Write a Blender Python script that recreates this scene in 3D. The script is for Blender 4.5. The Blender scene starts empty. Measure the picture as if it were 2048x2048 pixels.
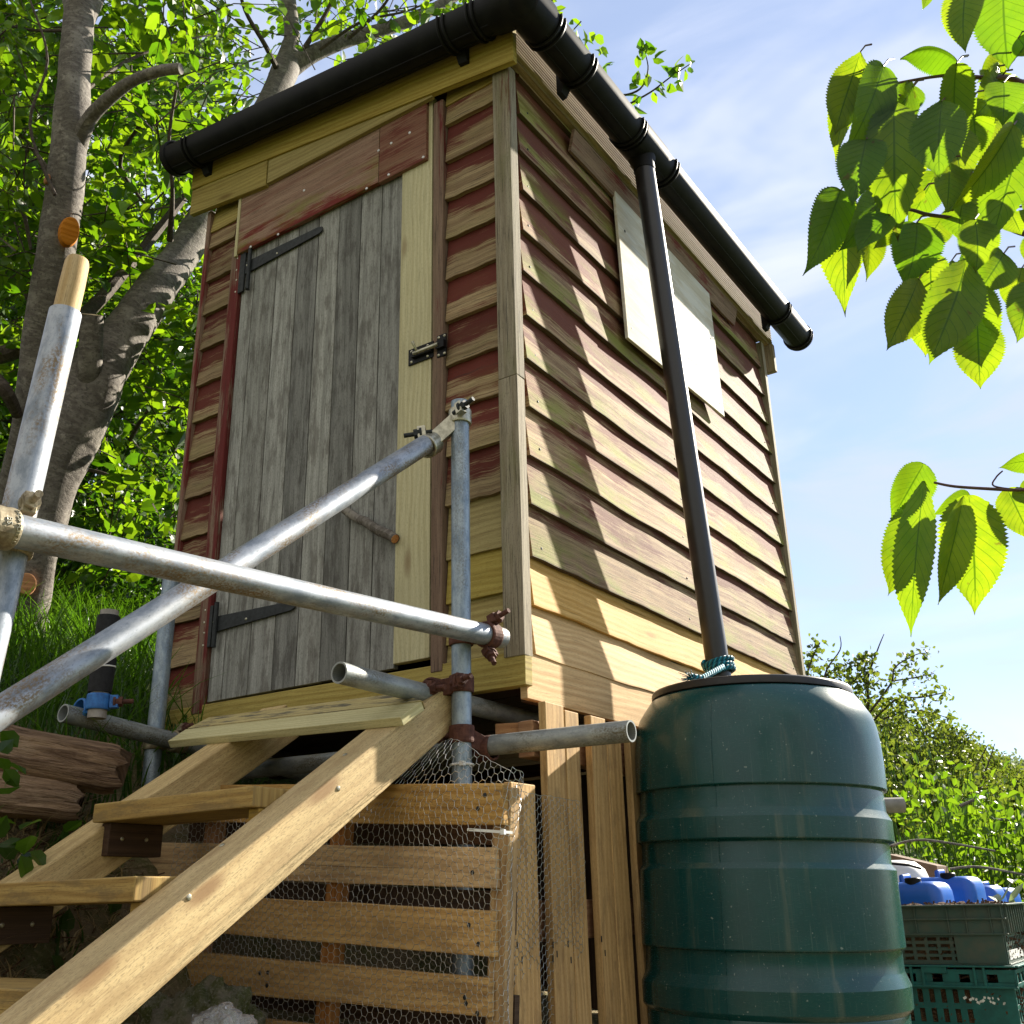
import bpy, math, random
import numpy as np
from mathutils import Vector, Matrix, noise as mnoise
random.seed(7); rng = np.random.default_rng(7)
D = bpy.data; C = bpy.context.scene.collection
PI = math.pi

# ------------------------------------------------------------------ camera (solved from the photograph)
F = 2038.73
CP = np.array([1.4063, -2.1528, -0.5811])
R = np.array([[0.827, 0.562, -0.023], [-0.219, 0.285, -0.933], [-0.518, 0.776, 0.359]])
def _orth():
    global R
    from math import sin, cos
    a = np.array([1.1728, 0.3397, -0.5362]); t = np.linalg.norm(a); k = a/t
    K = np.array([[0, -k[2], k[1]], [k[2], 0, -k[0]], [-k[1], k[0], 0]])
    R = np.eye(3) + sin(t)*K + (1-cos(t))*K@K
_orth()
def at(px, py, d):
    return Vector(CP + R.T @ np.array([(px-1024)/F, (py-1024)/F, 1.0])*d)
def on(px, py, ax, v):
    r = R.T @ np.array([(px-1024)/F, (py-1024)/F, 1.0]); i = 'xyz'.index(ax)
    return Vector(CP + r*(v-CP[i])/r[i])
def pxof(p):
    c = R @ (np.asarray(p, float)-CP); return 1024+F*c[0]/c[2], 1024+F*c[1]/c[2], c[2]
cam = D.cameras.new('camera'); co = D.objects.new('camera', cam); C.objects.link(co)
cam.sensor_width = 36; cam.lens = 36*F/2048; cam.clip_start = 0.02; cam.clip_end = 2000
M = Matrix(((R[0][0], -R[1][0], -R[2][0], CP[0]), (R[0][1], -R[1][1], -R[2][1], CP[1]),
            (R[0][2], -R[1][2], -R[2][2], CP[2]), (0, 0, 0, 1)))
co.matrix_world = M
bpy.context.scene.camera = co

# ------------------------------------------------------------------ mesh helpers
LOC = {}
def screws(name, mat, parent, items):
    for (r, h, o, ax) in items:
        m_ = MB(); m_.lathe([(0, h), (r*.7, h*.7), (r, 0)], o, 8, ax); m_.build(name, MT[mat], parent)
class MB:
    """collects faces with uv (metres along / across), uv2 (0-1 along / across) and a random colour"""
    def __init__(s): s.v = []; s.f = []; s.uv = []; s.uv2 = []; s.rc = []
    def face(s, pts, uv, uv2, rc):
        n = len(s.v); s.v += [tuple(p) for p in pts]; s.f.append(tuple(range(n, n+len(pts))))
        s.uv += uv; s.uv2 += uv2; s.rc += [rc]*len(pts)
    def grid(s, P, U, rc=None, U2=None):
        """P[i][j] points, U[i][j] uv"""
        rc = rc or (random.random(), random.random(), random.random(), 1)
        n = len(s.v); a = len(P); b = len(P[0])
        for r in P: s.v += [tuple(p) for p in r]
        U2 = U2 or U
        for i in range(a-1):
            for j in range(b-1):
                q = ((i, j), (i+1, j), (i+1, j+1), (i, j+1))
                s.f.append(tuple(n+x*b+y for x, y in q))
                s.uv += [U[x][y] for x, y in q]; s.uv2 += [U2[x][y] for x, y in q]; s.rc += [rc]*4
    def prism(s, path, prof, rc=None, off=None, caps=True, close=True):
        """sweep: path = list of (origin, X, Y) frames, prof = list of (a, b) points (closed polygon); u runs along the path"""
        rc = rc or (random.random(), random.random(), random.random(), 1)
        off = off or (random.random()*9, random.random()*9)
        pr = list(prof) + ([prof[0]] if close else [])
        w = [0]
        for i in range(1, len(pr)): w.append(w[-1]+math.dist(pr[i-1], pr[i]))
        bs = [q[1] for q in pr]; lo, hi = min(bs), max(bs)+1e-9
        P = []; U = []; U2 = []; L = 0; prev = None
        tot = sum((Vector(path[i][0])-Vector(path[i-1][0])).length for i in range(1, len(path))) or 1
        for (o, X, Y) in path:
            o = Vector(o); X = Vector(X); Y = Vector(Y)
            if prev is not None: L += (o-prev).length
            prev = o
            P.append([o+X*a+Y*b for a, b in pr]); U.append([(off[0]+L, off[1]+x) for x in w])
            U2.append([(L/tot, (q[1]-lo)/(hi-lo)) for q in pr])
        s.grid(P, U, rc, U2)
        if caps and close:
            for k, flip in ((0, False), (-1, True)):
                pts = P[k][:-1]; uv = [(off[0]+a, off[1]+b) for a, b in prof]; u2 = [(0.5, 0.5)]*len(prof)
                if flip: pts = pts[::-1]; uv = uv[::-1]
                s.face(pts, [(u[0]*0.15, u[1]) for u in uv], u2, rc)
    def plank(s, a, b, wv, W, T, n=1, jit=0.0, rc=None, bow=0.0):
        """board centred on the line a-b; wv = direction of its width W; thickness T"""
        a = Vector(a); b = Vector(b); d = (b-a).normalized(); wv = Vector(wv); wv = (wv-d*wv.dot(d)).normalized(); t = d.cross(wv)
        sd = random.random()*50; path = []
        for i in range(n+1):
            k = i/n; o = a.lerp(b, k)
            o = o + t*(bow*math.sin(PI*k)) + wv*jit*mnoise.noise(Vector((k*4+sd, sd, 0)))
            path.append((o, t, wv))
        s.prism(path, [(-T/2, -W/2), (T/2, -W/2), (T/2, W/2), (-T/2, W/2)], rc)
    def box(s, lo, hi, rc=None):
        a = ((lo[0]), (lo[1]+hi[1])/2, (lo[2]+hi[2])/2); b = (hi[0], a[1], a[2])
        s.plank(a, b, (0, 0, 1), hi[2]-lo[2], hi[1]-lo[1], rc=rc)
    def tube(s, pts, rad, n=16, caps=True, inner=None, rc=None, wob=0.0):
        """tube along points, rad = number or list; inner = inner radius for an open pipe"""
        pts = [Vector(p) for p in pts]; m = len(pts)
        rad = [rad]*m if isinstance(rad, (int, float)) else rad
        rc = rc or (random.random(), random.random(), random.random(), 1)
        d0 = (pts[1]-pts[0]).normalized(); X = d0.orthogonal().normalized(); P = []; U = []; L = 0; sd = random.random()*30; fr = []
        for i in range(m):
            d = ((pts[min(i+1, m-1)]-pts[max(i-1, 0)])).normalized()
            X = (X-d*X.dot(d)).normalized(); Y = d.cross(X)
            if i: L += (pts[i]-pts[i-1]).length
            fr.append((pts[i], X.copy(), Y.copy(), rad[i])); row = []; ur = []
            for j in range(n+1):
                a = 2*PI*j/n; jj = j % n; ca, sa = math.cos(2*PI*jj/n), math.sin(2*PI*jj/n)
                r = rad[i]*(1+(wob*mnoise.noise(Vector((ca*1.5+sd, sa*1.5, L*6))) if wob else 0))
                row.append(pts[i]+X*ca*r+Y*sa*r); ur.append((L+sd, a*rad[0]))
            P.append(row); U.append(ur)
        s.grid(P, U, rc)
        for k in (0, -1):
            o, X, Y, r = fr[k]
            ring = P[k][:-1]
            if inner:
                ir = [o+(q-o)*(inner/r) for q in ring]
                LL = min(.25, L*.9); dd = (pts[1]-pts[0]).normalized()*(LL if k == 0 else -LL)
                deep = [q+dd for q in ir]
                for A, B in ((ring, ir), (ir, deep)):
                    for j in range(n):
                        q = [A[j], A[(j+1) % n], B[(j+1) % n], B[j]]
                        s.face(q if k == 0 else q[::-1], [(0, 0), (.01, 0), (.01, .01), (0, .01)], [(0, 0)]*4, rc)
            elif caps:
                s.face(ring[::-1] if k == 0 else ring, [(0.3*math.cos(2*PI*j/n)*r, math.sin(2*PI*j/n)*r) for j in range(n)], [(0.5, 0.5)]*n, rc)
    def lathe(s, prof, o, n=48, axis=(0, 0, 1), rc=None):
        o = Vector(o); ax = Vector(axis).normalized(); X = ax.orthogonal().normalized(); Y = ax.cross(X)
        P = []; U = []
        for r, z in prof:
            P.append([o+ax*z+(X*math.cos(2*PI*j/n)+Y*math.sin(2*PI*j/n))*r for j in range(n+1)])
            U.append([(2*PI*j/n*0.33, z) for j in range(n+1)])
        s.grid(P, U, rc)
    def arrays(s, V, Fc, uv2, rc):
        """append numpy arrays: V (n,3), Fc list of index tuples, uv2 per loop, rc per loop"""
        n = len(s.v); s.v += V.tolist() if hasattr(V, 'tolist') else V
        s.f += [tuple(n+i for i in f) for f in Fc]; s.uv += uv2; s.uv2 += uv2; s.rc += rc
    def build(s, name, m, parent=None, smooth=False, bevel=0.0, angle=40):
        me = D.meshes.new(name); loc = LOC.get(parent.name, Vector((0, 0, 0))) if parent else Vector((0, 0, 0))
        V = np.array(s.v, dtype=np.float64)-np.array(loc)
        me.from_pydata(V.tolist(), [], s.f)
        for nm, dat in (('uv', s.uv), ('uv2', s.uv2)):
            l = me.uv_layers.new(name=nm); l.data.foreach_set('uv', np.array(dat, dtype=np.float32).ravel())
        ca = me.color_attributes.new('rnd', 'FLOAT_COLOR', 'CORNER'); ca.data.foreach_set('color', np.array(s.rc, dtype=np.float32).ravel())
        for mm in (m if isinstance(m, (list, tuple)) else [m]): me.materials.append(mm)
        if smooth:
            import bmesh
            bm = bmesh.new(); bm.from_mesh(me); bmesh.ops.remove_doubles(bm, verts=bm.verts, dist=1e-5)
            for f in bm.faces: f.smooth = True
            for e in bm.edges:
                if len(e.link_faces) == 2 and e.calc_face_angle(0) > math.radians(angle): e.smooth = False
            bm.to_mesh(me); bm.free()
        o = D.objects.new(name, me); C.objects.link(o)
        if parent: o.parent = parent; LOC[o.name] = loc
        else: LOC[o.name] = Vector((0, 0, 0))
        if bevel:
            import bmesh
            bm = bmesh.new(); bm.from_mesh(me); bmesh.ops.remove_doubles(bm, verts=bm.verts, dist=1e-5); bm.to_mesh(me); bm.free()
            b = o.modifiers.new('bevel', 'BEVEL'); b.width = bevel; b.segments = 2; b.limit_method = 'ANGLE'; b.angle_limit = math.radians(50)
        return o
def thing(name, label, cat, loc=(0, 0, 0), group=None):
    o = D.objects.new(name, None); C.objects.link(o); o.location = loc; o.empty_display_size = 0.1
    o['label'] = label; o['category'] = cat
    if group: o['group'] = group
    LOC[o.name] = Vector(loc); return o
def tag(o, label, cat, group=None, kind=None):
    if label: o['label'] = label
    if cat: o['category'] = cat
    if group: o['group'] = group
    if kind: o['kind'] = kind
    return o

# ------------------------------------------------------------------ material helpers
class NT:
    def __init__(s, name):
        s.m = D.materials.new(name); s.m.use_nodes = True; s.t = s.m.node_tree
        s.b = s.t.nodes['Principled BSDF']; s.out = s.t.nodes['Material Output']
    def n(s, typ, **kw):
        nd = s.t.nodes.new(typ)
        for k, v in kw.items():
            if k in nd.inputs:
                s.put(nd.inputs[k], v)
            else: setattr(nd, k, v)
        return nd
    def put(s, inp, v):
        if isinstance(v, bpy.types.NodeSocket): s.t.links.new(v, inp)
        elif isinstance(v, bpy.types.Node): s.t.links.new(v.outputs[0], inp)
        else:
            if inp.type == 'RGBA' and len(v) == 3: v = (*v, 1)
            inp.default_value = v
    def attr(s, nm): return s.n('ShaderNodeAttribute', attribute_name=nm)
    def mp(s, vec, sc, loc=(0, 0, 0)):
        q = s.n('ShaderNodeMapping'); s.put(q.inputs['Vector'], vec); q.inputs['Scale'].default_value = sc; q.inputs['Location'].default_value = loc; return q.outputs[0]
    def noise(s, vec, scale=1, detail=4, rough=.55, dist=0):
        q = s.n('ShaderNodeTexNoise'); s.put(q.inputs['Vector'], vec)
        q.inputs['Scale'].default_value = scale; q.inputs['Detail'].default_value = detail; q.inputs['Roughness'].default_value = rough; q.inputs['Distortion'].default_value = dist
        return q.outputs['Fac']
    def math(s, op, a, b=0.0, clamp=False):
        q = s.n('ShaderNodeMath', operation=op, use_clamp=clamp); s.put(q.inputs[0], a); s.put(q.inputs[1], b); return q.outputs[0]
    def step(s, x, lo, hi):
        q = s.n('ShaderNodeMapRange', interpolation_type='SMOOTHSTEP'); s.put(q.inputs[0], x)
        q.inputs[1].default_value = lo; q.inputs[2].default_value = hi; return q.outputs[0]
    def mix(s, f, a, b, mode='MIX'):
        q = s.n('ShaderNodeMix', data_type='RGBA', blend_type=mode)
        s.put(q.inputs[0], f); s.put(q.inputs[6], a); s.put(q.inputs[7], b); return q.outputs[2]
    def sep(s, v):
        q = s.n('ShaderNodeSeparateXYZ'); s.put(q.inputs[0], v); return q.outputs
    def bump(s, h, st=.3, dist=.002):
        q = s.n('ShaderNodeBump'); s.put(q.inputs['Height'], h); q.inputs['Strength'].default_value = st; q.inputs['Distance'].default_value = dist
        s.t.links.new(q.outputs[0], s.b.inputs['Normal']); return q
    def set(s, col=None, rough=.6, metal=0, spec=.4):
        if col is not None: s.put(s.b.inputs['Base Color'], col)
        s.put(s.b.inputs['Roughness'], rough); s.put(s.b.inputs['Metallic'], metal); s.b.inputs['Specular IOR Level'].default_value = spec
        return s.m

def wood(name, c1, c2, c3=None, knots=True, var=.35, rough=.75, stain=None, stain_amt=0.0, fib=1.0, wave=.22):
    t = NT(name); uv = t.attr('uv').outputs['Vector']; rc = t.sep(t.attr('rnd').outputs['Vector'])
    warp = t.noise(t.mp(uv, (1.5, 5, 1)), 1, 2)
    q = t.n('ShaderNodeCombineXYZ'); t.put(q.inputs[1], t.math('MULTIPLY', warp, .06)); va = t.n('ShaderNodeVectorMath', operation='ADD'); t.put(va.inputs[0], uv); t.put(va.inputs[1], q.outputs[0])
    g = t.noise(t.mp(va.outputs[0], (1.3, 55, 1)), 1, 3, .6, .4)
    fine = t.noise(t.mp(uv, (9, 420, 1)), 1, 3, .7)
    big = t.noise(t.mp(uv, (2.5, 6, 1)), 1, 3)
    wv = t.n('ShaderNodeTexWave', bands_direction='Y'); t.put(wv.inputs['Vector'], t.mp(va.outputs[0], (.22, 1, 1))); wv.inputs['Scale'].default_value = 17; wv.inputs['Distortion'].default_value = 3; wv.inputs['Detail'].default_value = 3; wv.inputs['Detail Scale'].default_value = 1.4
    g = t.math('ADD', t.math('MULTIPLY', g, 1-wave), t.math('MULTIPLY', wv.outputs['Fac'], wave))
    col = t.mix(t.step(g, .3, .72), c1, c2)
    col = t.mix(t.step(fine, .5, .75), col, c3 or tuple(x*.55 for x in c2))
    col = t.mix(t.math('MULTIPLY', t.step(big, .45, .7), .45), col, tuple(x*.72 for x in c1))
    ck = t.noise(t.mp(uv, (1.0, 60, 1), (2, 9, 0)), 1, 6, .7, .3); col = t.mix(t.math('MULTIPLY', t.step(ck, .64, .68), .7), col, tuple(x*.3 for x in c2))
    sp = t.noise(t.mp(uv, (110, 380, 1)), 1, 2, .6); col = t.mix(t.math('MULTIPLY', t.step(sp, .5, .68), .28*fib), col, tuple(x*.35 for x in c2))
    if knots:
        v = t.n('ShaderNodeTexVoronoi'); t.put(v.inputs['Vector'], t.mp(uv, (2.3, 7.5, 1))); v.inputs['Scale'].default_value = 1
        kd = v.outputs['Distance']
        col = t.mix(t.math('MULTIPLY', t.step(t.math('ADD', kd, t.math('MULTIPLY', fine, .05)), .19, .08), .85), col, tuple(x*y for x, y in zip(c2, (.5, .38, .3))))
    if stain:
        st = t.noise(t.mp(uv, (7, 26, 1), (3, 1, 0)), 1, 6, .7)
        col = t.mix(t.math('MULTIPLY', t.step(st, .47, .62), stain_amt), col, stain)
    hsv = t.n('ShaderNodeHueSaturation'); t.put(hsv.inputs['Color'], col)
    t.put(hsv.inputs['Value'], t.math('ADD', t.math('MULTIPLY', rc[0], var), 1-var/2)); t.put(hsv.inputs['Saturation'], t.math('ADD', t.math('MULTIPLY', rc[1], .3), .85))
    t.bump(t.math('ADD', t.math('MULTIPLY', fine, .7), g), .35*fib, .0015)
    return t.set(hsv.outputs[0], rough, 0, .25)

def weathered(name, bare1, bare2, paint, keep, edge, green, green_amt, dark=(.03, .022, .018), zw=0, edge_shade=False):
    """old painted boards: paint survives where noise + height across the board (uv2.y) exceed 'keep'; algae in streaks"""
    t = NT(name); uv = t.attr('uv').outputs['Vector']; u2 = t.sep(t.attr('uv2').outputs['Vector']); rc = t.sep(t.attr('rnd').outputs['Vector'])
    fine = t.noise(t.mp(uv, (7, 330, 1)), 1, 4, .7)
    g = t.noise(t.mp(uv, (1.6, 60, 1)), 1, 4, .65, .7)
    blot = t.noise(t.mp(uv, (2.6, 13, 1), (5, 2, 0)), 1, 5, .65)
    col = t.mix(t.step(g, .3, .7), bare1, bare2)
    col = t.mix(t.math('MULTIPLY', t.step(fine, .50, .68), .85), col, dark)
    k = t.math('ADD', t.math('MULTIPLY', u2[1], edge), t.math('MULTIPLY', t.math('SUBTRACT', blot, .5), 2.1))
    k = t.math('ADD', k, t.math('MULTIPLY', t.math('SUBTRACT', fine, .5), 1.0)); k = t.math('ADD', k, t.math('MULTIPLY', t.math('SUBTRACT', g, .5), .7))
    k = t.math('ADD', k, t.math('MULTIPLY', t.math('SUBTRACT', rc[2], .5), .35))
    if zw: k = t.math('ADD', k, t.math('MULTIPLY', t.math('SUBTRACT', t.sep(t.n('ShaderNodeTexCoord').outputs['Object'])[2], 1.0), zw))
    pc = t.mix(t.math('MULTIPLY', g, .6), paint, tuple(x*.55 for x in paint))
    col = t.mix(t.step(k, keep-.13, keep+.16), col, pc)
    gn = t.noise(t.mp(uv, (2.6, 9, 1), (1, 7, 0)), 1, 5, .65)
    low = t.step(t.math('ADD', u2[1], t.math('MULTIPLY', t.math('SUBTRACT', blot, .5), .6)), .75, .1)
    col = t.mix(t.math('MULTIPLY', t.math('MULTIPLY', t.step(gn, .46, .62), low), green_amt), col, green)
    ck = t.noise(t.mp(uv, (1.1, 75, 1), (9, 3, 0)), 1, 6, .7, .3); col = t.mix(t.math('MULTIPLY', t.step(ck, .63, .67), .85), col, dark)
    sp = t.noise(t.mp(uv, (120, 420, 1)), 1, 2, .6); col = t.mix(t.math('MULTIPLY', t.step(sp, .55, .7), .4), col, tuple(x*1.3 for x in dark))
    if edge_shade: col = t.mix(t.math('MULTIPLY', t.step(t.math('ADD', u2[1], t.math('MULTIPLY', fine, .03)), .045, .015), .8), col, (.06, .038, .024))  # shade on the boards' lower lip edges, painted in as dark brown
    hsv = t.n('ShaderNodeHueSaturation'); t.put(hsv.inputs['Color'], col); t.put(hsv.inputs['Value'], t.math('ADD', t.math('MULTIPLY', rc[0], .35), .82))
    t.bump(t.math('ADD', t.math('MULTIPLY', fine, .8), g), .55, .002)
    return t.set(hsv.outputs[0], .8, 0, .2)

def galv(name, c1=(.37, .395, .43), c2=(.19, .22, .26), dirt=(.20, .14, .075), amt=.6, metal=.55):
    t = NT(name); uv = t.attr('uv').outputs['Vector']
    a = t.noise(t.mp(uv, (14, 30, 1)), 1, 5, .7); b = t.noise(t.mp(uv, (160, 220, 1)), 1, 3, .7); c = t.noise(t.mp(uv, (5, 14, 1), (4, 4, 0)), 1, 4, .6)
    col = t.mix(t.step(a, .38, .66), c1, c2)
    col = t.mix(t.math('MULTIPLY', t.step(b, .56, .72), .55), col, tuple(x*.5 for x in c2))
    col = t.mix(t.math('MULTIPLY', t.math('MULTIPLY', t.step(c, .46, .66), t.step(b, .36, .62)), amt*2, True), col, dirt)
    t.bump(b, .12, .001)
    rg = t.math('ADD', t.math('MULTIPLY', a, .3), .33)
    return t.set(col, rg, metal, .4)

def plain(name, col, rough=.5, metal=0, spec=.4, nz=.25, sc=40, bump=.1, col2=None):
    t = NT(name); tc = t.n('ShaderNodeTexCoord').outputs['Object']
    a = t.noise(tc, sc, 5, .65)
    c = t.mix(t.step(a, .35, .7), col, col2 or tuple(x*(1-nz) for x in col))
    if bump: t.bump(t.noise(tc, sc*4, 3, .6), bump, .001)
    return t.set(c, t.math('ADD', t.math('MULTIPLY', a, .25), rough-.12), metal, spec)

def leafm(name, c1, c2, t1, t2, tr=.5, rough=.42, veins=False, spec=.45):
    t = NT(name); rc = t.sep(t.attr('rnd').outputs['Vector'])
    base = t.mix(rc[0], c1, c2); tra = t.mix(rc[1], t1, t2)
    if veins:
        u2 = t.sep(t.attr('uv2').outputs['Vector']); au = t.math('ABSOLUTE', u2[1])
        ph = t.math('SUBTRACT', t.math('MULTIPLY', u2[0], 11.0), t.math('MULTIPLY', au, 2.6))
        w = t.math('ABSOLUTE', t.math('SUBTRACT', t.math('FRACT', ph), .5))
        vein = t.math('MAXIMUM', t.step(w, .065, .0), t.step(au, .05, .02))
        small = t.n('ShaderNodeTexVoronoi', feature='DISTANCE_TO_EDGE'); t.put(small.inputs['Vector'], t.mp(t.attr('uv2').outputs['Vector'], (26, 11, 1))); sm = t.step(small.outputs['Distance'], .08, .0)
        vv = t.math('MAXIMUM', t.math('MULTIPLY', vein, .9), t.math('MULTIPLY', sm, .3))
        sp = t.noise(t.n('ShaderNodeTexCoord').outputs['Object'], 38, 3, .6); spt = t.step(sp, .66, .72)
        tra = t.mix(t.math('MULTIPLY', t.step(sp, .4, .62), .35), tra, (.10, .25, .006)); tra = t.mix(t.math('MULTIPLY', spt, .7), tra, (.12, .06, .015)); base = t.mix(t.math('MULTIPLY', spt, .7), base, (.10, .05, .02))
        tra = t.mix(vv, tra, tuple(x*.45 for x in t1)); base = t.mix(t.math('MULTIPLY', vein, .5), base, tuple(min(1, x*2.0) for x in c1))
        t.bump(t.math('SUBTRACT', 1, vv), .35, .0012)
    t.set(base, rough, 0, spec)
    tl = t.n('ShaderNodeBsdfTranslucent'); t.put(tl.inputs['Color'], tra)
    ms = t.n('ShaderNodeMixShader'); ms.inputs[0].default_value = tr
    t.t.links.new(t.b.outputs[0], ms.inputs[1]); t.t.links.new(tl.outputs[0], ms.inputs[2]); t.t.links.new(ms.outputs[0], t.out.inputs['Surface'])
    return t.m

def bark(name, c1, c2, c3):
    t = NT(name); uv = t.attr('uv').outputs['Vector']; tc = t.n('ShaderNodeTexCoord').outputs['Object']
    ring = t.noise(t.mp(uv, (42, 13, 1)), 1, 6, .75, 1.3); big = t.noise(tc, 7, 5, .6); fine = t.noise(tc, 80, 3, .6)
    col = t.mix(t.step(ring, .42, .66), c1, c2); col = t.mix(t.math('MULTIPLY', t.step(big, .5, .68), .75), col, c3)
    col = t.mix(t.math('MULTIPLY', t.step(fine, .52, .68), .6), col, tuple(x*.45 for x in c1))
    lic = t.noise(tc, 16, 6, .7); col = t.mix(t.math('MULTIPLY', t.step(lic, .58, .68), .55), col, tuple(min(1, x*1.25+.02) for x in c3))
    t.bump(t.math('ADD', ring, t.math('MULTIPLY', fine, .9)), .6, .005)
    return t.set(col, .8, 0, .25)

MT = {}
MT['fresh'] = wood('fresh_pine', (.66, .43, .175), (.50, .29, .095), var=.2)
MT['treated'] = wood('treated_softwood', (.40, .32, .10), (.28, .205, .055), var=.25)
MT['pale'] = wood('pale_new_board', (.58, .53, .29), (.47, .41, .2), var=.1)
MT['pallet'] = wood('pallet_pine', (.58, .38, .165), (.43, .255, .10), var=.3, stain=(.10, .06, .035), stain_amt=.35)
MT['palletred'] = wood('pallet_redwood', (.43, .225, .10), (.30, .135, .055), var=.3)
MT['post'] = wood('sawn_post_timber', (.62, .46, .21), (.48, .33, .135), var=.1, stain=(.33, .21, .08), stain_amt=.5, fib=1.8, wave=.08)
MT['tread'] = wood('stair_tread_timber', (.44, .30, .10), (.30, .185, .055), var=.25, stain=(.14, .10, .05), stain_amt=.55)
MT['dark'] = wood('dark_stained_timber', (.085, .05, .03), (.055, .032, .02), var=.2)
MT['grey'] = wood('silvered_door_boards', (.36, .362, .335), (.205, .205, .188), c3=(.04, .036, .03), knots=False, var=1.0, rough=.85, stain=(.07, .06, .05), stain_amt=.55, fib=1.6, wave=0)
MT['stainboard'] = wood('mouldy_step_board', (.5, .42, .2), (.37, .28, .11), var=.1, stain=(.06, .06, .055), stain_amt=.85)
MT['grooved'] = wood('grooved_eaves_board', (.34, .25, .13), (.22, .15, .075), knots=False, var=.1)
MT['oldpost'] = weathered('old_corner_post', (.33, .29, .21), (.22, .18, .12), (.16, .05, .035), .62, .0, (.12, .14, .03), .3, zw=.45)
MT['redboard'] = weathered('flaking_red_boards', (.32, .24, .13), (.18, .115, .06), (.115, .024, .016), .43, 1.0, (.14, .15, .03), .25)
MT['sideboard'] = weathered('sunbleached_boards', (.42, .30, .17), (.21, .12, .068), (.165, .055, .034), .31, .72, (.21, .26, .03), .7, zw=.34, edge_shade=True)
MT['redtrim'] = weathered('red_painted_trim', (.25, .17, .12), (.16, .1, .07), (.15, .024, .022), .25, .2, (.12, .13, .03), .1)
MT['lintel'] = weathered('faded_red_ply', (.30, .20, .14), (.21, .115, .08), (.17, .026, .021), -.22, -.75, (.16, .18, .02), .55)
MT['lintel2'] = weathered('red_ply_patch', (.2, .11, .07), (.16, .07, .045), (.13, .032, .022), .1, .1, (.12, .13, .03), .1)
MT['white'] = weathered('whitewashed_ply', (.50, .46, .37), (.40, .36, .28), (.62, .60, .54), .28, .1, (.5, .5, .4), .2, dark=(.36, .35, .3))
MT['galv'] = galv('galvanised_tube'); MT['galvdull'] = galv('dull_galvanised_tube', (.34, .36, .35), (.2, .22, .23), (.12, .1, .06), .5, .4)
MT['galvblue'] = galv('blueish_galvanised_tube', (.33, .39, .44), (.18, .235, .30), (.13, .12, .1), .25, .5)
MT['rust'] = plain('rusty_cast_steel', (.12, .05, .035), .8, .2, .3, .5, 60, .5, (.06, .025, .02))
MT['clamp'] = plain('dirty_forged_steel', (.34, .29, .19), .55, .5, .4, .5, 50, .4, (.16, .12, .07))
MT['zinc'] = plain('zinc_plated_steel', (.5, .47, .36), .35, .8, .5, .4, 60, .2)
MT['blue'] = plain('blue_painted_steel', (.03, .16, .45), .55, .1, .4, .5, 60, .3, (.02, .09, .28))
MT['wire'] = plain('galvanised_wire', (.5, .5, .48), .4, .7, .5, .3, 90, 0)
MT['screw'] = plain('bright_screw', (.6, .6, .58), .35, .8, .5, .2, 90, 0)
MT['black'] = plain('black_pvc', (.006, .006, .007), .5, 0, .14, .3, 14, .05, (.012, .0125, .012))
MT['pipe'] = plain('black_downpipe_plastic', (.011, .011, .014), .36, 0, .55, .3, 14, .05, (.018, .018, .021))
MT['iron'] = plain('black_japanned_iron', (.03, .034, .036), .6, .3, .35, .4, 60, .25)
MT['rubber'] = plain('black_foam_wrap', (.018, .018, .02), .8, 0, .3, .4, 90, .6)
MT['lid'] = plain('dark_lid_plastic', (.018, .016, .016), .45, 0, .4, .3, 30, .1)
MT['crate'] = plain('dark_green_crate_plastic', (.040, .075, .06), .45, 0, .45, .4, 25, .15, (.07, .08, .06))
MT['crate2'] = plain('teal_green_crate_plastic', (.010, .115, .105), .42, 0, .5, .35, 25, .12)
MT['can'] = plain('blue_drum_plastic', (.0, .10, .50), .35, 0, .5, .15, 8, .05)
MT['whitecan'] = plain('white_plastic', (.75, .74, .70), .5, 0, .4, .15, 8, .05)
MT['card'] = plain('brown_cardboard', (.15, .095, .065), .8, 0, .2, .2, 20, .1)
MT['grey_pipe'] = plain('grey_pipe_plastic', (.30, .27, .24), .5, 0, .4, .3, 30, .1)
MT['tie'] = plain('white_nylon', (.75, .75, .72), .4, 0, .4, .1, 30, 0)
MT['cut'] = wood('fresh_cut_wood', (.58, .25, .07), (.42, .15, .035), knots=False, var=.1)
MT['cutpale'] = wood('pale_cut_wood', (.55, .42, .25), (.42, .3, .16), knots=False, var=.1)
MT['bark'] = bark('cherry_bark', (.105, .09, .077), (.20, .18, .155), (.26, .235, .20))
MT['twig'] = bark('dark_twig_bark', (.06, .045, .035), (.12, .095, .075), (.09, .07, .05))
MT['leaf'] = leafm('plum_leaf', (.016, .05, .005), (.045, .09, .010), (.10, .26, .004), (.32, .50, .010), .47)
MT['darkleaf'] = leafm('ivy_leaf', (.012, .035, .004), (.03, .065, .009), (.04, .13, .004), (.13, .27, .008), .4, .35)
MT['hedgeleaf'] = leafm('hedge_leaf', (.035, .058, .010), (.085, .11, .02), (.12, .19, .010), (.26, .32, .03), .38, .5)
MT['nettle'] = leafm('nettle_leaf', (.04, .085, .008), (.075, .135, .014), (.13, .27, .006), (.25, .39, .014), .45, .45)
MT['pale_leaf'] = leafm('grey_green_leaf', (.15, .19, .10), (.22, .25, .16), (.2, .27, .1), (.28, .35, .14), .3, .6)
MT['cherry'] = leafm('cherry_leaf', (.016, .052, .008), (.034, .08, .013), (.13, .30, .005), (.36, .45, .008), .55, .36, True, .5)
MT['petiole'] = plain('purple_brown_twig', (.10, .045, .04), .5, 0, .4, .4, 60, .2)
MT['grass'] = leafm('grass_blade', (.015, .045, .005), (.035, .08, .010), (.07, .19, .005), (.14, .28, .012), .42, .4)
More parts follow.
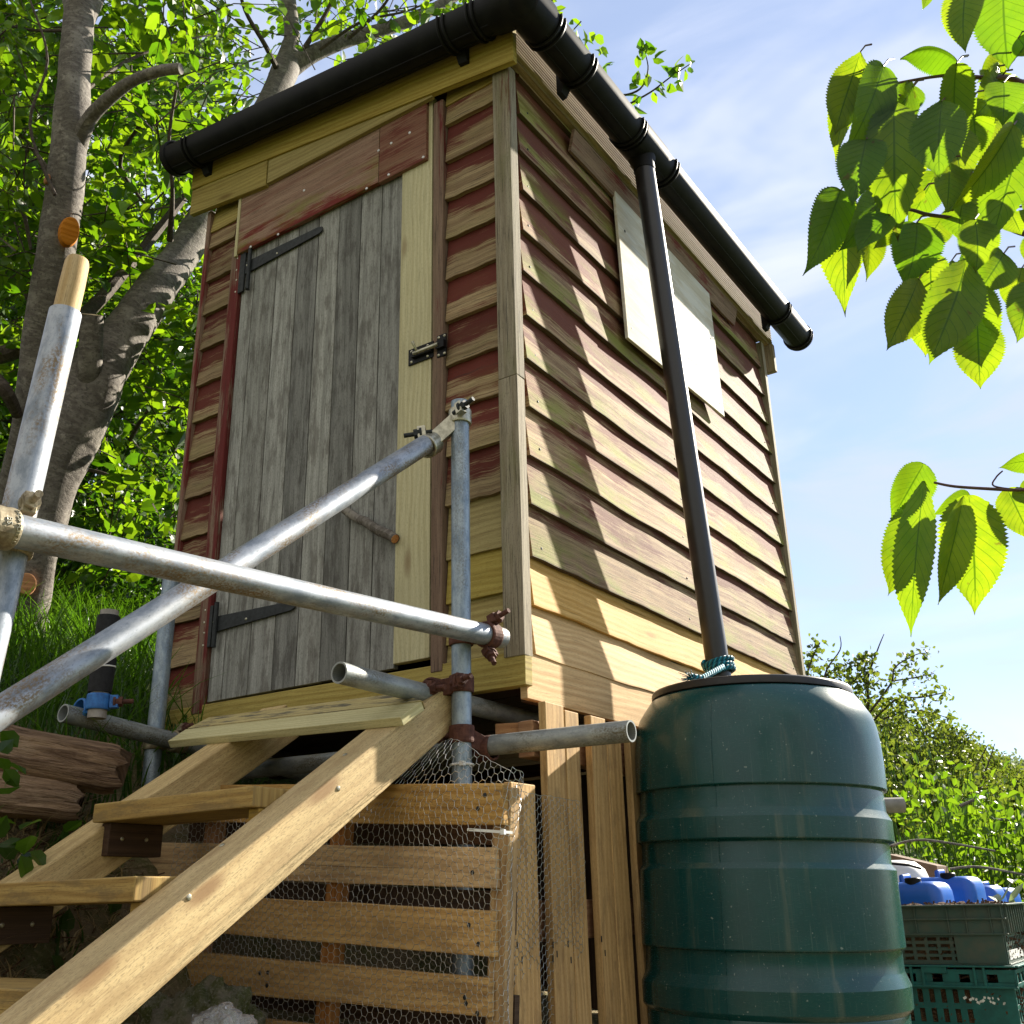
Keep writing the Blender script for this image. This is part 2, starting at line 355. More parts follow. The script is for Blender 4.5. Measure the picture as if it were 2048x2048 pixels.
MT['straw'] = leafm('dry_grass', (.34, .24, .12), (.50, .38, .2), (.4, .3, .14), (.45, .36, .18), .25, .6)

def barrelm():
    t = NT('green_butt_plastic'); tc = t.n('ShaderNodeTexCoord').outputs['Object']
    a = t.noise(tc, 5, 5, .6); s1 = t.noise(t.mp(tc, (60, 60, 900)), 1, 4, .7); s2 = t.noise(t.mp(tc, (260, 260, 5), (3, 0, 0)), 1, 3, .7); sp = t.noise(tc, 120, 2, .5)
    col = t.mix(t.step(a, .35, .7), (.0015, .043, .045), (.002, .056, .056))
    col = t.mix(t.math('MULTIPLY', t.step(s2, .58, .72), .35), col, (.09, .15, .13))
    dr = t.noise(t.mp(tc, (22, 22, 1.6), (7, 1, 0)), 1, 4, .65); col = t.mix(t.math('MULTIPLY', t.step(dr, .56, .72), .3), col, (.13, .14, .10))
    col = t.mix(t.math('MULTIPLY', t.step(sp, .70, .76), .5), col, (.3, .36, .33))
    t.bump(t.math('ADD', a, t.math('MULTIPLY', s1, .06)), .12, .01)
    return t.set(col, t.math('ADD', t.math('MULTIPLY', s1, .12), .2), 0, .45)
MT['barrel'] = barrelm()
def soilm(name, c1, c2, c3, sc=6):
    t = NT(name); tc = t.n('ShaderNodeTexCoord').outputs['Object']
    a = t.noise(tc, sc, 6, .7); b = t.noise(tc, sc*12, 4, .7)
    col = t.mix(t.step(a, .4, .62), c1, c2); col = t.mix(t.step(b, .5, .7), col, c3); 
    if name == 'bank_soil':
        px, py, pz = t.sep(tc); m_ = t.math('MAXIMUM', t.math('MAXIMUM', t.step(px, -1.1, -1.7), t.step(py, 1.6, 2.8)), t.step(px, 1.4, 2.2))
        col = t.mix(t.math('MULTIPLY', m_, .85), col, t.mix(a, (.035, .075, .014), (.09, .13, .03)))
    t.bump(t.math('ADD', a, b), .8, .03)
    return t.set(col, .9, 0, .15)
MT['soil'] = soilm('bank_soil', (.22, .165, .10), (.12, .12, .045), (.30, .23, .13))
MT['rock'] = soilm('mossy_rock', (.26, .235, .17), (.10, .115, .035), (.34, .31, .23), 14)
MT['chips'] = soilm('wood_chips', (.16, .085, .045), (.07, .035, .02), (.42, .29, .17), 30)
def logm():
    t = NT('weathered_sleeper'); uv = t.attr('uv').outputs['Vector']
    g = t.noise(t.mp(uv, (2.5, 38, 1)), 1, 5, .7, .8); f = t.noise(t.mp(uv, (8, 120, 1)), 1, 4, .7); b = t.noise(t.mp(uv, (5, 9, 1)), 1, 4)
    col = t.mix(t.step(g, .35, .65), (.12, .068, .040), (.36, .235, .14)); col = t.mix(t.math('MULTIPLY', t.step(b, .5, .7), .6), col, (.5, .36, .23)); col = t.mix(t.step(f, .58, .7), col, (.02, .01, .007))
    t.bump(t.math('ADD', g, f), 1.0, .02); return t.set(col, .85, 0, .2)
MT['log'] = logm()
def ropem():
    t = NT('blue_twisted_rope'); uv = t.sep(t.attr('uv').outputs['Vector'])
    w = t.math('SINE', t.math('ADD', t.math('MULTIPLY', uv[0], 420), t.math('MULTIPLY', uv[1], 380)))
    col = t.mix(t.step(w, -1, 1), (.005, .07, .10), (.02, .26, .36)); t.bump(w, .9, .004); return t.set(col, .6, 0, .3)
MT['rope'] = ropem()
def bagm():
    t = NT('clear_plastic_bag'); t.b.inputs['Transmission Weight'].default_value = .75; t.b.inputs['IOR'].default_value = 1.15; tc = t.n('ShaderNodeTexCoord').outputs['Object']
    t.bump(t.noise(tc, 25, 4), .6, .02); return t.set((.85, .86, .85), .25, 0, .5)
MT['bag'] = bagm()

# ------------------------------------------------------------------ world, sun
S = Vector((1, 3.5, 2.2)).normalized()
w = D.worlds.new('World'); bpy.context.scene.world = w; w.use_nodes = True; nt = w.node_tree
bg = nt.nodes['Background']; sky = nt.nodes.new('ShaderNodeTexSky'); sky.sky_type = 'NISHITA'; sky.sun_disc = False
sky.sun_elevation = math.asin(S.z); sky.sun_rotation = math.atan2(S.x, S.y); sky.altitude = 1500; sky.air_density = 1.0; sky.dust_density = .2; sky.ozone_density = 2.0
tc = nt.nodes.new('ShaderNodeTexCoord'); mp = nt.nodes.new('ShaderNodeMapping'); mp.inputs['Scale'].default_value = (1.6, 1.2, 4.5); mp.inputs['Rotation'].default_value = (.3, .2, .5)
nz = nt.nodes.new('ShaderNodeTexNoise'); nz.inputs['Scale'].default_value = 2.2; nz.inputs['Detail'].default_value = 6; nz.inputs['Roughness'].default_value = .55; nz.inputs['Distortion'].default_value = .5
mr = nt.nodes.new('ShaderNodeMapRange'); mr.interpolation_type = 'SMOOTHSTEP'; mr.inputs[1].default_value = .38; mr.inputs[2].default_value = .78; mr.inputs[3].default_value = .45; mr.inputs[4].default_value = 1.0
mx = nt.nodes.new('ShaderNodeMix'); mx.data_type = 'RGBA'
nt.links.new(tc.outputs['Generated'], mp.inputs['Vector']); nt.links.new(mp.outputs[0], nz.inputs['Vector']); nt.links.new(nz.outputs['Fac'], mr.inputs[0]); nt.links.new(mr.outputs[0], mx.inputs[0])
n2 = nt.nodes.new('ShaderNodeTexNoise'); n2.inputs['Scale'].default_value = 3.1; n2.inputs['Detail'].default_value = 4; n2.inputs['Roughness'].default_value = .5; n2.inputs['Distortion'].default_value = .5
mp2 = nt.nodes.new('ShaderNodeMapping'); mp2.inputs['Scale'].default_value = (1.0, 1.5, 3.4); mp2.inputs['Rotation'].default_value = (.5, -.4, .2); nt.links.new(tc.outputs['Generated'], mp2.inputs['Vector']); nt.links.new(mp2.outputs[0], n2.inputs['Vector'])
mr2 = nt.nodes.new('ShaderNodeMapRange'); mr2.interpolation_type = 'SMOOTHSTEP'; mr2.inputs[1].default_value = .46; mr2.inputs[2].default_value = .74; mr2.inputs[4].default_value = .75; nt.links.new(n2.outputs['Fac'], mr2.inputs[0])
mw = nt.nodes.new('ShaderNodeMix'); mw.data_type = 'RGBA'; nt.links.new(mr2.outputs[0], mw.inputs[0]); nt.links.new(mx.outputs[2], mw.inputs[6]); mw.inputs[7].default_value = (4.3, 4.5, 4.95, 1)
nt.links.new(sky.outputs[0], mx.inputs[6]); mx.inputs[7].default_value = (3.2, 3.6, 4.6, 1)
sx = nt.nodes.new('ShaderNodeSeparateXYZ'); nt.links.new(tc.outputs['Generated'], sx.inputs[0])
m2 = nt.nodes.new('ShaderNodeMapRange'); m2.interpolation_type = 'SMOOTHSTEP'; m2.inputs[1].default_value = .15; m2.inputs[2].default_value = -.45; m2.inputs[4].default_value = .9; nt.links.new(sx.outputs[1], m2.inputs[0])
mc = nt.nodes.new('ShaderNodeMix'); mc.data_type = 'RGBA'; nt.links.new(m2.outputs[0], mc.inputs[0]); nt.links.new(mw.outputs[2], mc.inputs[6]); mc.inputs[7].default_value = (4.1, 3.95, 3.65, 1)  # unseen warm-white cloud bank behind the camera, added to fill the shaded front
nt.links.new(mc.outputs[2], bg.inputs['Color']); bg.inputs['Strength'].default_value = .075
sl = D.lights.new('sun', 'SUN'); sl.energy = 5.0; sl.angle = math.radians(.53); sl.color = (1, .92, .78)
so = D.objects.new('sun', sl); C.objects.link(so); so.rotation_euler = S.to_track_quat('Z', 'Y').to_euler(); so.location = (3, 8, 8)
sc = bpy.context.scene
sc.view_settings.view_transform = 'Standard'; sc.view_settings.look = 'None'; sc.view_settings.exposure = 1.65; sc.view_settings.gamma = 1
sc.cycles.use_denoising = True; sc.cycles.max_bounces = 8; sc.cycles.transparent_max_bounces = 8; sc.cycles.sample_clamp_indirect = 6

# ------------------------------------------------------------------ ground
def smooth(x): x = min(1, max(0, x)); return x*x*(3-2*x)
def gh(x, y):
    z = -1.02 - .28*max(-6, min(4, x)) + .15*min(0, max(y, -6))
    if x > .2: z = max(z, -1.22 - .1*max(0, min(3, -y)))
    z += .36*smooth((-.62-x+.35*min(1, max(0, -.55-y)))/.35) + .19*smooth((-.95-x)/.4) + .15*max(0, min(6, -1-x))
    z += .12*mnoise.noise(Vector((x*.7, y*.7, 0)))*smooth(math.hypot(x, y)/3-.4)
    if -1.6 < x < .15 and -.02 < y < 2.4: z = min(z, -.3)
    return z
def axis(lo, hi, fine_lo, fine_hi, st):
    a = list(np.arange(fine_lo, fine_hi, st)); x = fine_hi; s_ = st
    while x < hi: a.append(x); s_ *= 1.35; x += s_
    x = fine_lo; s_ = st; pre = []
    while x > lo: s_ *= 1.35; x -= s_; pre.append(x)
    return pre[::-1]+a
xs = axis(-400, 400, -5, 4, .12); ys = axis(-200, 600, -3.5, 6, .12)
mb = MB(); P = [[(x, y, gh(x, y)) for y in ys] for x in xs]; mb.grid(P, [[(x, y) for y in ys] for x in xs])
g = mb.build('ground', MT['soil'], smooth=True); g['kind'] = 'structure'; 

# ------------------------------------------------------------------ SHED
shed = thing('shed', 'small weathered wooden shed with grey plank door, flaking red weatherboards and black gutter', 'shed', (-.7, 1.05, -.1))
XW = -1.40; YD = 2.114; PT = .15
def featherboard(mb, plane, z, a0, a1, sgn=1, H=.172, lip=.027, thin=.008, jit=.006, rc=None, n=36, sag=0.0, slip=.0):
    """one tapered weatherboard; plane 'x' -> runs along y on the +x side; 'y' -> runs along x on the -y side"""
    sd = random.random()*90; path = []
    for i in range(n+1):
        k = i/n; s_ = a0+(a1-a0)*k; dz = jit*mnoise.noise(Vector((k*5, sd, 0)))+.0035*mnoise.noise(Vector((k*22, sd, 2)))+sag*math.sin(PI*k)
        do = .003*mnoise.noise(Vector((k*6, sd, 5)))
        if plane == 'x': path.append(((do-.010, s_, z+dz+slip*k), (1, 0, 0), (0, 0, 1)))
        else: path.append(((s_, -do, z+dz+slip*k), (0, -1, 0), (0, 0, 1)))
    mb.prism(path, [(.011, 0), (lip, 0.0), (lip, .004), (thin, H), (.001, H)], rc)
# side wall
mb = MB()
for k in range(-1, 12):
    z = .2845+k*PT
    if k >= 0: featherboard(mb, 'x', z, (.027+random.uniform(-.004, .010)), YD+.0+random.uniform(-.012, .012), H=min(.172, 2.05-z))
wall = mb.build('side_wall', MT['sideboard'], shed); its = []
for k in range(12):
    for y in (.075, 1.02+.02*math.sin(k*3), 2.05): its.append((.0042, .002, (.0125+.001, y+.01*math.sin(k*7), .2845+k*PT+.035), (1, 0, 0)))
screws('nail', 'iron', wall, its)
wall['label'] = 'sun-bleached weatherboard wall with flaking red paint and green algae'
mb = MB()
for z, H in ((.15, .145), (.018, .143)): featherboard(mb, 'x', z, .027, YD, H=H, lip=.024)
mb.prism([((0, -.012, -.1), (1, 0, 0), (0, 0, 1)), ((0, YD, -.1), (1, 0, 0), (0, 0, 1))], [(-.01, 0), (.011, 0), (.011, .118), (-.01, .118)])
mb.build('new_boards', MT['fresh'], shed, bevel=.001)['label'] = 'three fresh pale boards along the foot of the side wall'
mb = MB(); mb.plank((.012, YD+.018, -.1), (.012, YD+.018, 1.93), (0, 1, 0), .032, .034, 4, .003); mb.build('corner_trim', MT['oldpost'], shed, bevel=.002)
mb = MB()
for a, b in ((-.04, .66), (.66, 1.0)): pass
mb.prism([((-.014, -.021, 0.005+i*.16), (1, 0, 0), (0, 1, 0)) for i in range(6)], [(-.028, -.016), (.036, -.016), (.034, .026), (-.0, .026), (-.002, .004), (-.028, .004)])
mb.prism([((-.013, -.022, 0.806+i*.16), (1, 0, 0), (0, 1, 0)) for i in range(8)], [(-.028, -.015), (.034, -.015), (.035, .026), (-.0, .026), (-.002, .004), (-.028, .004)])
mb.build('corner_post', MT['oldpost'], shed, bevel=.002)['label'] = 'split old corner batten of two lengths between door wall and side wall'
# front walls
def front(x0, x1, ztop, zlow, nm, mat, parent):
    mb = MB(); z = ztop
    while z > zlow-.01:
        featherboard(mb, 'y', z, x0+random.uniform(0, .004), x1-random.uniform(0, .004), jit=.003, n=5, H=.178); z -= PT
    return mb.build(nm, mat, parent)
front(-.24, -.041, 1.822, .47, 'front_wall', MT['redboard'], shed)['label'] = 'narrow red boarded wall strip right of the door'
mb = MB()
for z in (.311, .185, .07, -.0): featherboard(mb, 'y', z, -.24, -.041, H=.165 if z > .1 else .12, lip=.022, n=3, jit=.001)
mt_ = MB(); featherboard(mt_, 'y', 1.905, -.24, -.041, H=.12, lip=.024, n=3); mt_.build('front_repair', MT['treated'], shed)
mb.build('front_repair', MT['treated'], shed, bevel=.001)['label'] = 'fresh yellow boards patching the front wall'
front(XW, -1.252, 1.822, .03, 'front_wall', MT['redboard'], shed)['label'] = 'narrow red boarded wall strip left of the door'
mb = MB(); featherboard(mb, 'y', 1.90, XW, -1.252, H=.13, lip=.027, n=3); mb.build('front_repair', MT['treated'], shed)
mb = MB(); mb.plank((XW-.008, -.012, .0), (XW-.008, -.012, 2.0), (1, 0, 0), .02, .045, 4, .003); mb.build('corner_trim', MT['redtrim'], shed, bevel=.002)
# inner carcass: left wall, back wall, floor, ceiling
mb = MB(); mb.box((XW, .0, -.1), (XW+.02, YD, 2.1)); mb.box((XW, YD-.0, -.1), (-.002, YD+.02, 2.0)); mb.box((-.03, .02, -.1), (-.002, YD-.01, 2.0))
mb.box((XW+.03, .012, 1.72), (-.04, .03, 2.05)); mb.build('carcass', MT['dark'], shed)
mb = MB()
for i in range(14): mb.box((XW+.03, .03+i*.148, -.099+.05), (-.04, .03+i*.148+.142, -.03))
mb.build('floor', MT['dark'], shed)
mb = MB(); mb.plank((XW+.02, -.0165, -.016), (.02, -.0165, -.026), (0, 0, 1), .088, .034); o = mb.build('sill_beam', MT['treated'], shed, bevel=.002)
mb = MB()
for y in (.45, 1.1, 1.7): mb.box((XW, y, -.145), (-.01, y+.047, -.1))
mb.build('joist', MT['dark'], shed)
# door
door = MB(); xs_ = [-1.193, -1.128, -1.012, -.905, -.806, -.708, -.606, -.512, -.420]
tones = [.60, .42, .58, .2, .60, .14, .45, .38]
for i in range(8):
    a, b = xs_[i]+.002, xs_[i+1]-.002
    door.plank(((a+b)/2, -.012, .035), ((a+b)/2, -.012, 1.74), (1, 0, 0), b-a, .02, 1, rc=(tones[i], random.random(), random.random(), 1))
door = door.build('door', MT['grey'], shed, bevel=.0015); door['label'] = 'grey silvered vertical plank door'
mb = MB(); mb.plank((-.3525, -.02, .044), (-.3525, -.02, 1.97), (1, 0, 0), .127, .026); mb.build('edge_board', MT['pale'], door, bevel=.002)
def hinge(pa, pb, plate):
    m = MB(); a = on(*pa, 'y', -.027); b = on(*pb, 'y', -.027)
    d = (b-a).normalized(); n = Vector((0, 0, 1)); n = (n-d*n.dot(d)).normalized()
    path = [(a, (0, -1, 0), n*1.0), (a.lerp(b, .96), (0, -1, 0), n*.55), (b, (0, -1, 0), n*.3)]
    m.prism(path, [(0, -.027), (.005, -.027), (.005, .027), (0, .027)])
    q0 = on(*plate[0], 'y', -.036); q1 = on(*plate[1], 'y', -.036)
    m.plank(((q0.x+q1.x)/2, -.032, q0.z), ((q0.x+q1.x)/2, -.032, q1.z), (1, 0, 0), .034, .006)
    m.tube([(q1.x+.008, -.037, q1.z-.005), (q1.x+.008, -.037, q0.z+.005)], .0075, 10)
    h = m.build('hinge', MT['iron'], shed, bevel=.001)
    it = [(.005, .003, (a.lerp(b, k).x, -.032, a.lerp(b, k).z+.008*(1 if k < .3 else -1)), (0, -1, 0)) for k in (.06, .45)]
    it += [(.005, .003, (q0.x+.01+.004*(k > .5), -.035, q0.z+(q1.z-q0.z)*k), (0, -1, 0)) for k in (.08, .38, .64, .94)]
    screws('screw', 'zinc', h, it)
hinge((487, 540), (646, 458), ((472, 512), (492, 578)))
hinge((420, 1252), (592, 1210), ((407, 1215), (424, 1292)))
# bolt latch
mb = MB(); p = on(818, 722, 'y', -.035); q = on(868, 693, 'y', -.035)
mb.plank((p.x, -.036, (p.z+q.z)/2), (q.x, -.036, (p.z+q.z)/2), (0, 0, 1), .055, .005)
mb.plank((p.x+.02, -.043, (p.z+q.z)/2), (q.x, -.043, (p.z+q.z)/2), (0, 0, 1), .022, .014)
r0 = on(877, 697, 'y', -.035); r1 = on(893, 690, 'y', -.035)
mb.plank((r0.x-.003, -.036, (p.z+q.z)/2), (r1.x, -.036, (p.z+q.z)/2), (0, 0, 1), .075, .006); mb.plank((r0.x, -.043, (p.z+q.z)/2), (r1.x, -.043, (p.z+q.z)/2), (0, 0, 1), .026, .014)
lat = mb.build('bolt_latch', MT['black'], door, bevel=.001); zc = (p.z+q.z)/2
mb = MB(); mb.tube([(p.x+.03, -.05, zc), (r0.x+.01, -.05, zc)], .0065, 12); mb.tube([(p.x+.045, -.05, zc), (p.x+.045, -.062, zc+.012), (p.x+.04, -.068, zc+.03)], [.005, .004, .005], 8)
for dx, dz in ((.012, .018), (.012, -.018), (.075, .018), (.075, -.018)): mb.lathe([(0, .003), (.003, .002), (.005, 0)], (p.x+dx, -.0385, zc+dz), 8, (0, -1, 0))
for dx, dz in ((.008, .03), (.03, .03), (.008, -.03), (.03, -.03)): mb.lathe([(0, .003), (.003, .002), (.005, 0)], (r0.x+dx-.005, -.039, zc+dz), 8, (0, -1, 0))
mb.build('latch_rod', MT['zinc'], lat, smooth=True)
# stick handle
mb = MB(); a = on(690, 1022, 'y', -.036); b = on(790, 1078, 'y', -.05)
mb.tube([a.lerp(b, k/7)+Vector((0, .004*math.sin(k*1.3), .003*math.cos(k*2))) for k in range(8)], [.013, .0145, .014, .0155, .0145, .015, .0148, .014], 12, caps=False, wob=.15)
h = mb.build('stick_handle', MT['bark'], door, smooth=True); h['label'] = 'lichen-covered stick used as a door handle'
mb = MB(); d = (b-a).normalized(); mb.lathe([(0, .001), (.0135, 0)], b+d*.0, 12, d); mb.build('cut_end', MT['cut'], h)
# trims
mb = MB(); mb.plank((-1.2235, -.018, 0.0), (-1.2235, -.018, 1.74), (1, 0, 0), .05, .036, 6, .003); mb.build('door_trim', MT['redtrim'], shed, bevel=.003)
mb = MB(); mb.plank((-.262, -.018, 0.0), (-.262, -.018, 1.93), (1, 0, 0), .04, .036, 6, .003); mb.build('door_trim', MT['redtrim'], shed, bevel=.003)
# lintel panels with screws
mb = MB(); mb.prism([((x, 0, 0), (0, 1, 0), (0, 0, 1)) for x in (-1.21, -.514)], [(-.044, 1.711), (-.026, 1.711), (-.026, 1.99), (-.044, 1.99)]); lt = mb.build('lintel_panel', MT['lintel'], shed, bevel=.002)
mb = MB(); mb.prism([((x, 0, 0), (0, 1, 0), (0, 0, 1)) for x in (-.510, -.304)], [(-.046, 1.706), (-.028, 1.706), (-.028, 1.985), (-.046, 1.985)]); l2 = mb.build('lintel_panel', MT['lintel2'], shed, bevel=.002); l2['label'] = 'darker red square panel over the door'
its = []
for px, py in ((819, 265), (782, 286), (846, 314), (777, 349), (756, 300), (732, 376), (607, 380), (555, 468), (500, 493)):
    p = on(px, py, 'y', -.047); its.append((.006, .003, (p.x, -.046 if px > 766 else -.044, p.z), (0, -1, 0)))
screws('screw', 'screw', lt, its)
mb = MB(); mb.plank((-1.218, -.03, 1.705), (-1.218, -.03, 1.98), (1, 0, 0), .014, .03); mb.build('lintel_packer', MT['pale'], shed)
# fascias
mb = MB()
def strip(x0, z0a, z0b, x1, z1a, z1b, y0, y1):
    mb.prism([((x0, 0, 0), (0, 1, 0), (0, 0, 1)), ((x1, 0, 0), (0, 1, 0), (0, 0, 1))], [(y0, 0), (y1, 0), (y1, .13), (y0, .13)])
    n = len(mb.v); 
    # rewrite the sweep's heights so that the board tapers
    for i in range(n-18, n):
        x, y, z = mb.v[i]; k = (x-x0)/(x1-x0); lo = z0a+(z1a-z0a)*k; hi = z0b+(z1b-z0b)*k; mb.v[i] = (x, y, lo if z < .06 else hi)
strip(-1.495, 2.125, 2.25, .062, 1.893, 2.035, -.068, -.046); mb.build('fascia', MT['treated'], shed, bevel=.002)
mb = MB(); strip(-1.495, 2.005, 2.12, -1.06, 1.945, 2.085, -.062, -.042); mb.build('fascia', MT['treated'], shed, bevel=.002)
mb = MB(); strip(-1.055, 1.952, 2.085, -.27, 1.935, 1.97, -.060, -.044); mb.build('fascia_wedge', MT['treated'], shed, bevel=.002)
# eaves board on the side with grooves
mb = MB(); pr = [(0, 1.945), (.026, 1.945), (.026, 1.965)]
for i in range(9): z = 1.968+i*.0135; pr += [(.032, z), (.034, z+.003), (.034, z+.006), (.030, z+.009), (.028, z+.011)]
pr += [(.03, 2.095), (0, 2.095)]
mb.prism([((.012, -.04, 0), (1, 0, 0), (0, 0, 1)), ((.012, YD+.12, 0), (1, 0, 0), (0, 0, 1))], pr); mb.build('eaves_board', MT['grooved'], shed)
mb = MB(); mb.plank((.03, YD+.1, 1.80), (.03, YD+.1, 1.95), (0, 1, 0), .03, .05); mb.build('eaves_bracket', MT['oldpost'], shed, bevel=.002)
# drip board over the window and window cover
mb = MB(); a = (.034, .33, 1.875); b = (.034, 1.77, 1.888); mb.plank(a, b, (.25, 0, 1), .085, .012, 10, .012, bow=.0); mb.build('drip_board', MT['redtrim'], shed)
mb = MB(); mb.prism([((0, .635, 0), (1, 0, 0), (0, 0, 1)), ((0, 1.055, 0), (1, 0, 0), (0, 0, 1)), ((0, 1.478, 0), (1, 0, 0), (0, 0, 1))], [(.034, 1.235), (.046, 1.235), (.036, 1.86), (.024, 1.86)])
for i, (x, y, z) in enumerate(mb.v): mb.v[i] = (x, y, z+(.03*(y-.635)/.84 if z < 1.5 else 0))
mb.build('window_cover', MT['white'], shed, bevel=.002); wc = D.objects['window_cover']; screws('screw', 'iron', wc, [(.006, .002, (.0445, y, z), (1, 0, 0)) for y, z in ((.675, 1.70), (.67, 1.29), (1.44, 1.31), (1.44, 1.62), (1.05, 1.28))])
wc['label'] = 'white painted board covering the side window'
# roof
mb = MB(); n = 40
top = []; 
for i in range(n+1):
    x = -1.56+1.57*i/n; top.append((x, 2.245-.128*(x+1.5)+.008*math.cos(i*PI)))
mb.prism([((0, -.06, 0), (1, 0, 0), (0, 0, 1)), ((0, YD+.16, 0), (1, 0, 0), (0, 0, 1))], top+[(x, z-.006) for x, z in top[::-1]])
mb.build('roof', MT['iron'], shed)
# gutters: half-round
RG = .065
def gutter_prof(r=RG, th=.004):
    a = [(r*math.cos(t), r*math.sin(t)) for t in np.linspace(PI, 2*PI, 19)]
    a = [(-r, .014)]+a+[(r, .010), (r-.008, .013)]
    b = [((r-th)*math.cos(t), (r-th)*math.sin(t)) for t in np.linspace(2*PI, PI, 19)]
    return a+b+[(-r+th, .012)]
GY = -.136; GX = .143
def fz(x): return 2.062-.128*(x+.1)
mb = MB(); e = Vector((1.7, 0, -.128*1.7)).normalized()
mb.prism([((x, GY, fz(x)), (0, -1, 0), (0, 0, 1)) for x in (-1.53, -.7, GX)], gutter_prof())
for x in (-1.53,):  # end cap
    mb.lathe([(0, -.008), (RG-.004, -.008), (RG+.005, -.004), (RG+.005, .02), (RG, .022)], (x, GY, fz(x)), 32, e)
for t in (-PI/2-.30, -PI/2+.30):
    mb.tube([(x, GY-RG*math.cos(t), fz(x)+RG*math.sin(t)) for x in (-1.53, -.7, GX)], .0026, 6)
gf = mb.build('gutter', MT['black'], shed, smooth=True, angle=30); gf['label'] = 'black half-round gutter sloping along the front'
GZ = fz(GX)-.006
mb = MB(); mb.prism([((GX, y, GZ+.004), (1, 0, 0), (0, 0, 1)) for y in (GY-.0, .8, YD+.255)], gutter_prof())
mb.lathe([(0, .008), (RG-.004, .008), (RG+.005, .004), (RG+.005, -.02), (RG, -.022)], (GX, YD+.255, GZ+.004), 32, (0, 1, 0))
for t in (-PI/2-.30, -PI/2+.30):
    mb.tube([(GX+RG*math.cos(t), y, GZ+.004+RG*math.sin(t)) for y in (GY, .8, YD+.255)], .0026, 6)
gs = mb.build('gutter', MT['black'], shed, smooth=True, angle=30); gs['label'] = 'black half-round gutter along the long side'
# corner elbow
mb = MB(); mb.tube([(GX-.10, GY, fz(GX-.1)), (GX-.03, GY, GZ+.004), (GX, GY+.02, GZ), (GX, GY+.1, GZ+.004)], [RG+.005]*4, 24, caps=False); 
mb.lathe([(0, -RG-.006), (RG*.7, -RG*.75), (RG+.004, 0)], (GX, GY, GZ), 24); mb.build('gutter_elbow', MT['black'], shed, smooth=True)
def clip(o, axd, parent, brk=None):
    m = MB(); o = Vector(o); axd = Vector(axd).normalized(); X = Vector((0, 0, 1)).cross(axd).normalized(); Z = axd.cross(X)
    if Z.z < 0: Z = -Z
    for s_ in (-.011, .011):
        pr = [(o+axd*s_, 0)]
        pts = [o+axd*s_+(X*math.cos(t)+Z*math.sin(t))*(RG+.004) for t in np.linspace(PI-.15, 2*PI+.15, 22)]
        m.tube(pts, .0048, 6)
    if brk is not None:
        b = Vector(brk); 
        m.prism([(o+axd*-.018, (b.x, b.y, 0), (0, 0, 1)), (o+axd*.018, (b.x, b.y, 0), (0, 0, 1))], [(RG*.6, -RG*.85), (RG*.85, -RG*1.3), (RG+.008, -RG*1.35), (RG+.008, 0), (RG*.9, -RG*.3)])
    m.build('gutter_bracket', MT['black'], parent, smooth=True)
for px, b in ((392, 1), (905, 1), (962, 0), (640, 0)):
    x = on(px, 286-.481*(px-362)+45, 'y', GY).x
    if px == 640: continue
    clip((x, GY, fz(x)), e, gf, (0, 1, 0) if b else None)
for y, b in ((.0, 0), (.2, 1), (.56, 0), (.83, 0), (2.05, 1), (2.35, 0)): clip((GX, y, GZ+.004), (0, 1, 0), gs, (-1, 0, 0) if b else None)
# downpipe
mb = MB(); A = on(1288, 335, 'x', .143); B = on(1437, 1340, 'x', .168); DPd = (B-A).normalized()
mb.tube([A+Vector((0, 0, .0)), A.lerp(B, .5), B+DPd*.28], .037, 32)
dp = mb.build('downpipe', MT['pipe'], shed, smooth=True); dp['label'] = 'black round downpipe leaning from the gutter to the water butt'
mb = MB(); mb.tube([A+Vector((-.006, 0, .075)), A+Vector((-.003, 0, .03)), A-DPd*.01, A+DPd*.015], [.058, .048, .0395, .0395], 28); mb.tube([(GX, A.y-.085, GZ+.002), (GX, A.y+.085, GZ+.002)], RG+.004, 28, caps=False); mb.build('pipe_outlet', MT['black'], dp, smooth=True)

# blue rope round the pipe
def helix(c0, ax, r, turns, pitch, n, ph=0):
    ax = Vector(ax).normalized(); X = ax.orthogonal().normalized(); Y = ax.cross(X)
    return [Vector(c0)+ax*(pitch*t/(2*PI))+(X*math.cos(t+ph)+Y*math.sin(t+ph))*(r+.003*math.sin(t*2.3)) for t in np.linspace(0, turns*2*PI, n)]
mb = MB(); p0 = A.lerp(B, .985); mb.tube(helix(p0-DPd*.004, (DPd.x+.22, DPd.y-.1, DPd.z), .043, 3.2, .016, 90), .0085, 8, wob=.1)
lp = on(1400, 1362, 'x', .19); mb.tube([p0+Vector((.03, -.03, -.03)), p0+Vector((.05, -.08, -.038)), lp+Vector((.02, -.03, .0)), lp+Vector((-.0, -.06, .0))], [.008, .008, .009, .012], 8, wob=.2)
for i in range(26):
    q = lp+Vector((0, -.05, 0)); mb.tube([q, q+Vector((random.uniform(-.03, .02), random.uniform(-.045, .0), random.uniform(-.012, .018)))], [.0018, .0008], 4)
tag(mb.build('rope', MT['rope'], smooth=True), 'frayed blue twisted rope tied round the downpipe above the water butt', 'rope')

